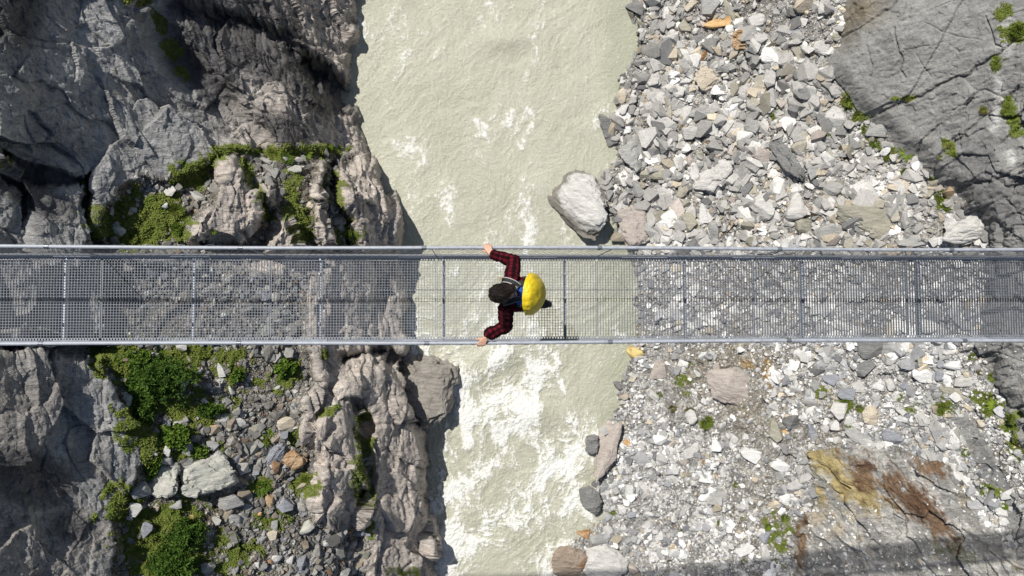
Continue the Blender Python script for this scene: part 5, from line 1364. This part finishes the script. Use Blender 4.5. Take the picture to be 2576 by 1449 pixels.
finish_cloth(sh_o, [(shR, elR, 1), (elR, wrR, 1), (shL, elL, 1), (elL, wrL, 1), (A_(.12, -.07, .9), A_(.03, -.063, 1.4), 0), (shR, shL, 0)], .015, 3)
b = MB()
b.capsule(A_(.125, -.15, .92), A_(.125, .01, .92), .108, .108)
for h_, k_, a_ in ((hipR, kR, aR), (hipL, kL, aL)): b.capsule(h_, k_, .098, .070); b.capsule(k_, a_ + (k_ - a_) * .1, .072, .056)
tr = fuse(b.build('trousers', M_trouser, person, True), .009, 4)
finish_cloth(tr, [(hipR, kR, 1), (kR, aR, 1), (hipL, kL, 1), (kL, aL, 1)], .008, 5)
for a_, t_ in ((aR, tR), (aL, tL)):
    b = MB(); d = t_ - a_; dn = d / np.linalg.norm(d); heel = a_ - A_(dn[0], dn[1], 0) * .045 + A_(0, 0, -.055 if a_ is aR else -.045)
    b.capsule(a_ + A_(.0, 0, .06), a_, .050, .050); b.capsule(a_, heel, .048, .040); b.capsule(a_, t_ + A_(0, 0, .012), .050, .042); b.capsule(heel, t_, .040, .040)
    bt = fuse(b.build('boot', M_boot, person, True), .007, 3)
    b = MB(); o_ = A_(0, 0, -.024)
    for y in (-.022, .022): b.capsule(heel + o_ + A_(.018, y, 0), t_ + A_(-.01, y, -.016), .020, .018)
    b.capsule(heel + o_ + A_(.022, -.02, .012), heel + o_ + A_(.022, .02, .012), .024, .024)
    fuse(b.build('sole', M_sole, bt, True), .006, 2)

# hair
b = MB(); hc = hl(-.012, 0, .016)
b.ell(hc, (.116, .094, .112), HR); b.capsule(hl(-.07, -.01, .01), hl(-.115, -.030, -.02), .075, .052); b.capsule(hl(-.08, -.03, -.02), hl(-.125, -.055, -.055), .055, .028)
b.capsule(hl(.05, .03, .05), hl(.080, .045, .02), .045, .03); b.capsule(hl(.05, -.03, .05), hl(.075, -.05, .01), .05, .03)
for s in (-1, 1): b.capsule(hl(.0, s * .075, .02), hl(-.02, s * .085, -.06), .028, .020)
hair = fuse(b.build('hair', M_hair, person, True), .006, 4)
c = coords(hair.data).astype(float); q = (c - head) @ HR
crown = A_(-.045, -.015, .11); rel = q - crown; phi = np.arctan2(rel[:, 1], rel[:, 0]); rad = np.linalg.norm(rel, axis=1)
nn = np.empty(len(c) * 3, F4); hair.data.vertices.foreach_get('normal', nn); nn = nn.reshape(-1, 3)
phw = phi + .5 * np.sin(rad * 14)
d = .007 * perlin(np.cos(phw) * 5, np.sin(phw) * 5, rad * 5, 401) + .005 * perlin(np.cos(phw) * 14, np.sin(phw) * 14, rad * 7, 402)
face = sstep(.035, .075, q[:, 0]) * sstep(.035, -.005, q[:, 2]) * sstep(.085, .05, np.abs(q[:, 1]))
c2 = c + nn * d[:, None]; c2 = c2 + ((head + (c2 - head) * .72) - c2) * face[:, None]
set_coords(hair.data, c2)
at_ = hair.data.attributes.new('strand', 'FLOAT_VECTOR', 'POINT'); sv = np.stack([np.cos(phw) * 22, np.sin(phw) * 22, rad * 14], -1).astype(F4); at_.data.foreach_set('vector', sv.ravel())
m = MB(); r = np.random.default_rng(44)
for k in range(46):      # loose locks
    a = r.uniform(0, 6.283); p0 = hl(crown[0] + .05 * math.cos(a), crown[1] + .05 * math.sin(a), .105)
    el_ = [hc + HR @ A_(.120 * math.cos(a) * math.sin(tt), .098 * math.sin(a) * math.sin(tt), .115 * math.cos(tt)) for tt in np.linspace(.5, 1.5 + .35 * r.random(), 7)]
    if math.cos(a) > .5: el_ = el_[:5]
    m.tube([e + r.normal(0, .0025, 3) for e in el_], [.004, .0055, .006, .0055, .0045, .003, .0015][:len(el_)], 5)
lk = m.build('lock', M_hair, hair, True); lk.name = 'hair_locks'
cl = coords(lk.data); at_ = lk.data.attributes.new('strand', 'FLOAT_VECTOR', 'POINT'); at_.data.foreach_set('vector', (cl * 60).astype(F4).ravel())
for s in (-1, 1):
    m = MB(); m.ell(hl(.0905, s * .030, .000), (.006, .011, .006), HR, 10, 8); m.build('eye', plain('eye', (.05, .035, .03), .3), person, True)

# backpack: worn on the back, leaning with the trunk
pack = tag(empty('backpack', (.17, -.065, .95)), 'backpack under a bright yellow rain cover on the back of the person', 'backpack')
PT = A_(.150, -.062, 1.165); PA = math.radians(-17)
pr = np.array(Matrix.Rotation(PA, 3, 'Y') @ Matrix.Rotation(math.radians(-4), 3, 'Z')); pl = lambda x, y, z: PT + pr @ A_(x, y, z) - A_(.17, -.065, .95)
m = MB(); m.box(pl(.0, 0, 0), (.040, .140, .25), pr); pb = m.build('pack_body', M_black, pack)
bv = pb.modifiers.new('b', 'BEVEL'); bv.width = .03; bv.segments = 3
for s in (-1, 1):
    m = MB(); m.capsule(pl(-.01, s * .150, -.14), pl(-.015, s * .155, .10), .040, .030); fuse(m.build('side_pocket', M_black, pack, True), .008, 3)
m = MB(); m.capsule(pl(.0, -.075, .235), pl(.0, .055, .235), .042, .042); m.capsule(pl(-.02, -.07, .20), pl(-.02, .05, .20), .04, .04); fuse(m.build('top_lid', M_blue, pack, True), .008, 3)
n_, m_ = 72, 40; v = []; f = []
for i in range(m_ + 1):
    th = math.pi * i / m_
    for k in range(n_ + 1):
        ph = -math.pi / 2 + math.pi * k / n_
        sg = lambda q, e: math.copysign(abs(q) ** e, q)
        X_ = sg(math.sin(th), .85) * sg(math.cos(ph), 1.3); Y_ = sg(math.sin(th), .85) * sg(math.sin(ph), .95); Z_ = sg(math.cos(th), .85)
        v.append((X_, Y_, Z_))
v = np.array(v); gath = 1 - v[:, 0]
dsp = .05 * np.clip(gath, 0, 1) * ridged(v[:, 1] * 7 + v[:, 2], v[:, 2] * 5, v[:, 0] * .6, 2, 425) + .05 * ridged(v[:, 1] * 1.6 + v[:, 2] * 1.2, v[:, 2] * 2.6 - v[:, 1], v[:, 0] * 2.0, 3, 420) + .045 * np.clip(gath, 0, 1) ** 2 * perlin(v[:, 1] * 9, v[:, 2] * 9, v[:, 0] * 1.2, 421) + .03 * perlin(v[:, 1] * 3, v[:, 2] * 3, v[:, 0] * 3, 422)
v = v * (1 + dsp)[:, None] * np.array([.140, .212, .285]); v[:, 0] += .046
rim = np.abs(gath - 1) < .02
for i in range(m_):
    for k in range(n_): f.append((i * (n_ + 1) + k, (i + 1) * (n_ + 1) + k, (i + 1) * (n_ + 1) + k + 1, i * (n_ + 1) + k + 1))
m = MB(); m.add(v @ pr.T + PT - A_(.17, -.065, .95), f); rc = m.build('rain_cover', M_yel, pack, True)
sd_m = rc.modifiers.new('s', 'SOLIDIFY'); sd_m.thickness = .003
m = MB(); m.tube([tuple(pl(.046, .194 * math.cos(a) * (1 - .06 * math.cos(2 * a)), .277 * math.sin(a))) for a in np.linspace(0, 2 * math.pi, 50)], .0055, 6, False); m.build('hem_cord', M_pipe, rc, True)


def ribbon(m, pts, wv, w, th=.006):
    pts = [A_(*p) for p in pts]; out = []
    # smooth the path
    P_ = np.array(pts); tt = np.linspace(0, len(P_) - 1, 26); Q_ = np.stack([np.interp(tt, range(len(P_)), P_[:, i]) for i in range(3)], 1)
    for _ in range(3): Q_[1:-1] = (Q_[:-2] + 2 * Q_[1:-1] + Q_[2:]) / 4
    wv = A_(*wv); wv = wv / np.linalg.norm(wv)
    for i in range(len(Q_)):
        tn = Q_[min(i + 1, 25)] - Q_[max(i - 1, 0)]; tn /= np.linalg.norm(tn); s_ = wv - tn * wv.dot(tn); s_ /= np.linalg.norm(s_); nr_ = np.cross(tn, s_)
        out += [Q_[i] + s_ * w + nr_ * th, Q_[i] - s_ * w + nr_ * th, Q_[i] - s_ * w - nr_ * th, Q_[i] + s_ * w - nr_ * th]
    f_ = [(i * 4 + k, i * 4 + (k + 1) % 4, i * 4 + 4 + (k + 1) % 4, i * 4 + 4 + k) for i in range(25) for k in range(4)]
    m.add(out, f_ + [(3, 2, 1, 0), (100, 101, 102, 103)])
    return Q_, wv


o3 = A_(.17, -.065, .95)
for (path, wv, wd, pm) in (
    ([W3(1624, 896, 1.44), W3(1608, 883, 1.462), W3(1590, 876, 1.455), W3(1573, 873, 1.40), W3(1566, 878, 1.30), A_(-.02, .045, 1.16), A_(.07, .085, 1.05)], (.25, 1, .1), .023, M_pipe),
    ([W3(1624, 934, 1.44), W3(1606, 937, 1.465), W3(1588, 944, 1.455), W3(1571, 948, 1.41), W3(1564, 946, 1.32), A_(-.05, -.19, 1.18), A_(.06, -.20, 1.06)], (.2, 1, .1), .026, M_gpipe)):
    m = MB(); Q_, wv_ = ribbon(m, [p - o3 for p in path], wv, wd, .006); st = m.build('shoulder_strap', M_black, pack)
    m = MB()
    for s in (-1, 1):
        e = []
        for i in range(26):
            tn = Q_[min(i + 1, 25)] - Q_[max(i - 1, 0)]; tn /= np.linalg.norm(tn); s_ = wv_ - tn * wv_.dot(tn); s_ /= np.linalg.norm(s_); e.append(Q_[i] + s_ * wd * s + A_(0, 0, .006))
        m.tube(e, .0048, 6)
    m.build('piping', pm, st, True)
m = MB(); m.tube([W3(1613, 903, 1.475) - o3, W3(1608, 915, 1.47) - o3, W3(1612, 930, 1.475) - o3], .006, 6); m.tube([W3(1612, 903, 1.478) - o3, W3(1620, 896, 1.46) - o3], .006, 6); m.build('haul_loop', M_gpipe, pack, True)
m = MB(); m.box(W3(1563, 872, 1.40) - o3, (.017, .022, .008)); m.box(W3(1566, 868, 1.412) - o3, (.010, .009, .004)); m.build('buckle', plain('buckle_plastic', (.30, .26, .16), .5), pack)
for s, y in ((1, .02), (-1, -.2)):
    m = MB(); ribbon(m, [A_(.13, -.07 + s * .12, 1.0) - o3, A_(.10, -.07 + s * .19, .98) - o3, A_(.0, -.07 + s * .15, .97) - o3, A_(-.02, -.07, .965) - o3], (0, .1, 1), .022, .006); m.build('hip_belt', M_black, pack)


# ------------------------------------------------------------------ light, sky, camera
w = bpy.data.worlds.new('World'); SC.world = w; w.use_nodes = True
bg = w.node_tree.nodes['Background']; sky = w.node_tree.nodes.new('ShaderNodeTexSky'); sky.sky_type = 'NISHITA'; sky.sun_disc = False
sky.sun_elevation = math.asin(SUN[2]); sky.sun_rotation = math.atan2(SUN[0], SUN[1])
w.node_tree.links.new(sky.outputs[0], bg.inputs[0]); bg.inputs[1].default_value = 0.065
sl = bpy.data.lights.new('sun', 'SUN'); sl.energy = 5.0; sl.angle = math.radians(.53); sl.color = (1, .955, .88)
so = bpy.data.objects.new('sun', sl); COL.objects.link(so); so.rotation_euler = Vector(SUN).to_track_quat('Z', 'Y').to_euler(); so.location = (-20, 25, 40)
cam = bpy.data.cameras.new('camera'); co = bpy.data.objects.new('camera', cam); COL.objects.link(co)
co.location = (0, 0, CAMZ); co.rotation_euler = (0, 0, 0); cam.sensor_width = 36; cam.lens = 36 * FOC / 2576.0; cam.clip_end = 500
SC.camera = co
SC.view_settings.view_transform = 'Standard'; SC.view_settings.look = 'None'; SC.view_settings.exposure = 0; SC.view_settings.gamma = 1
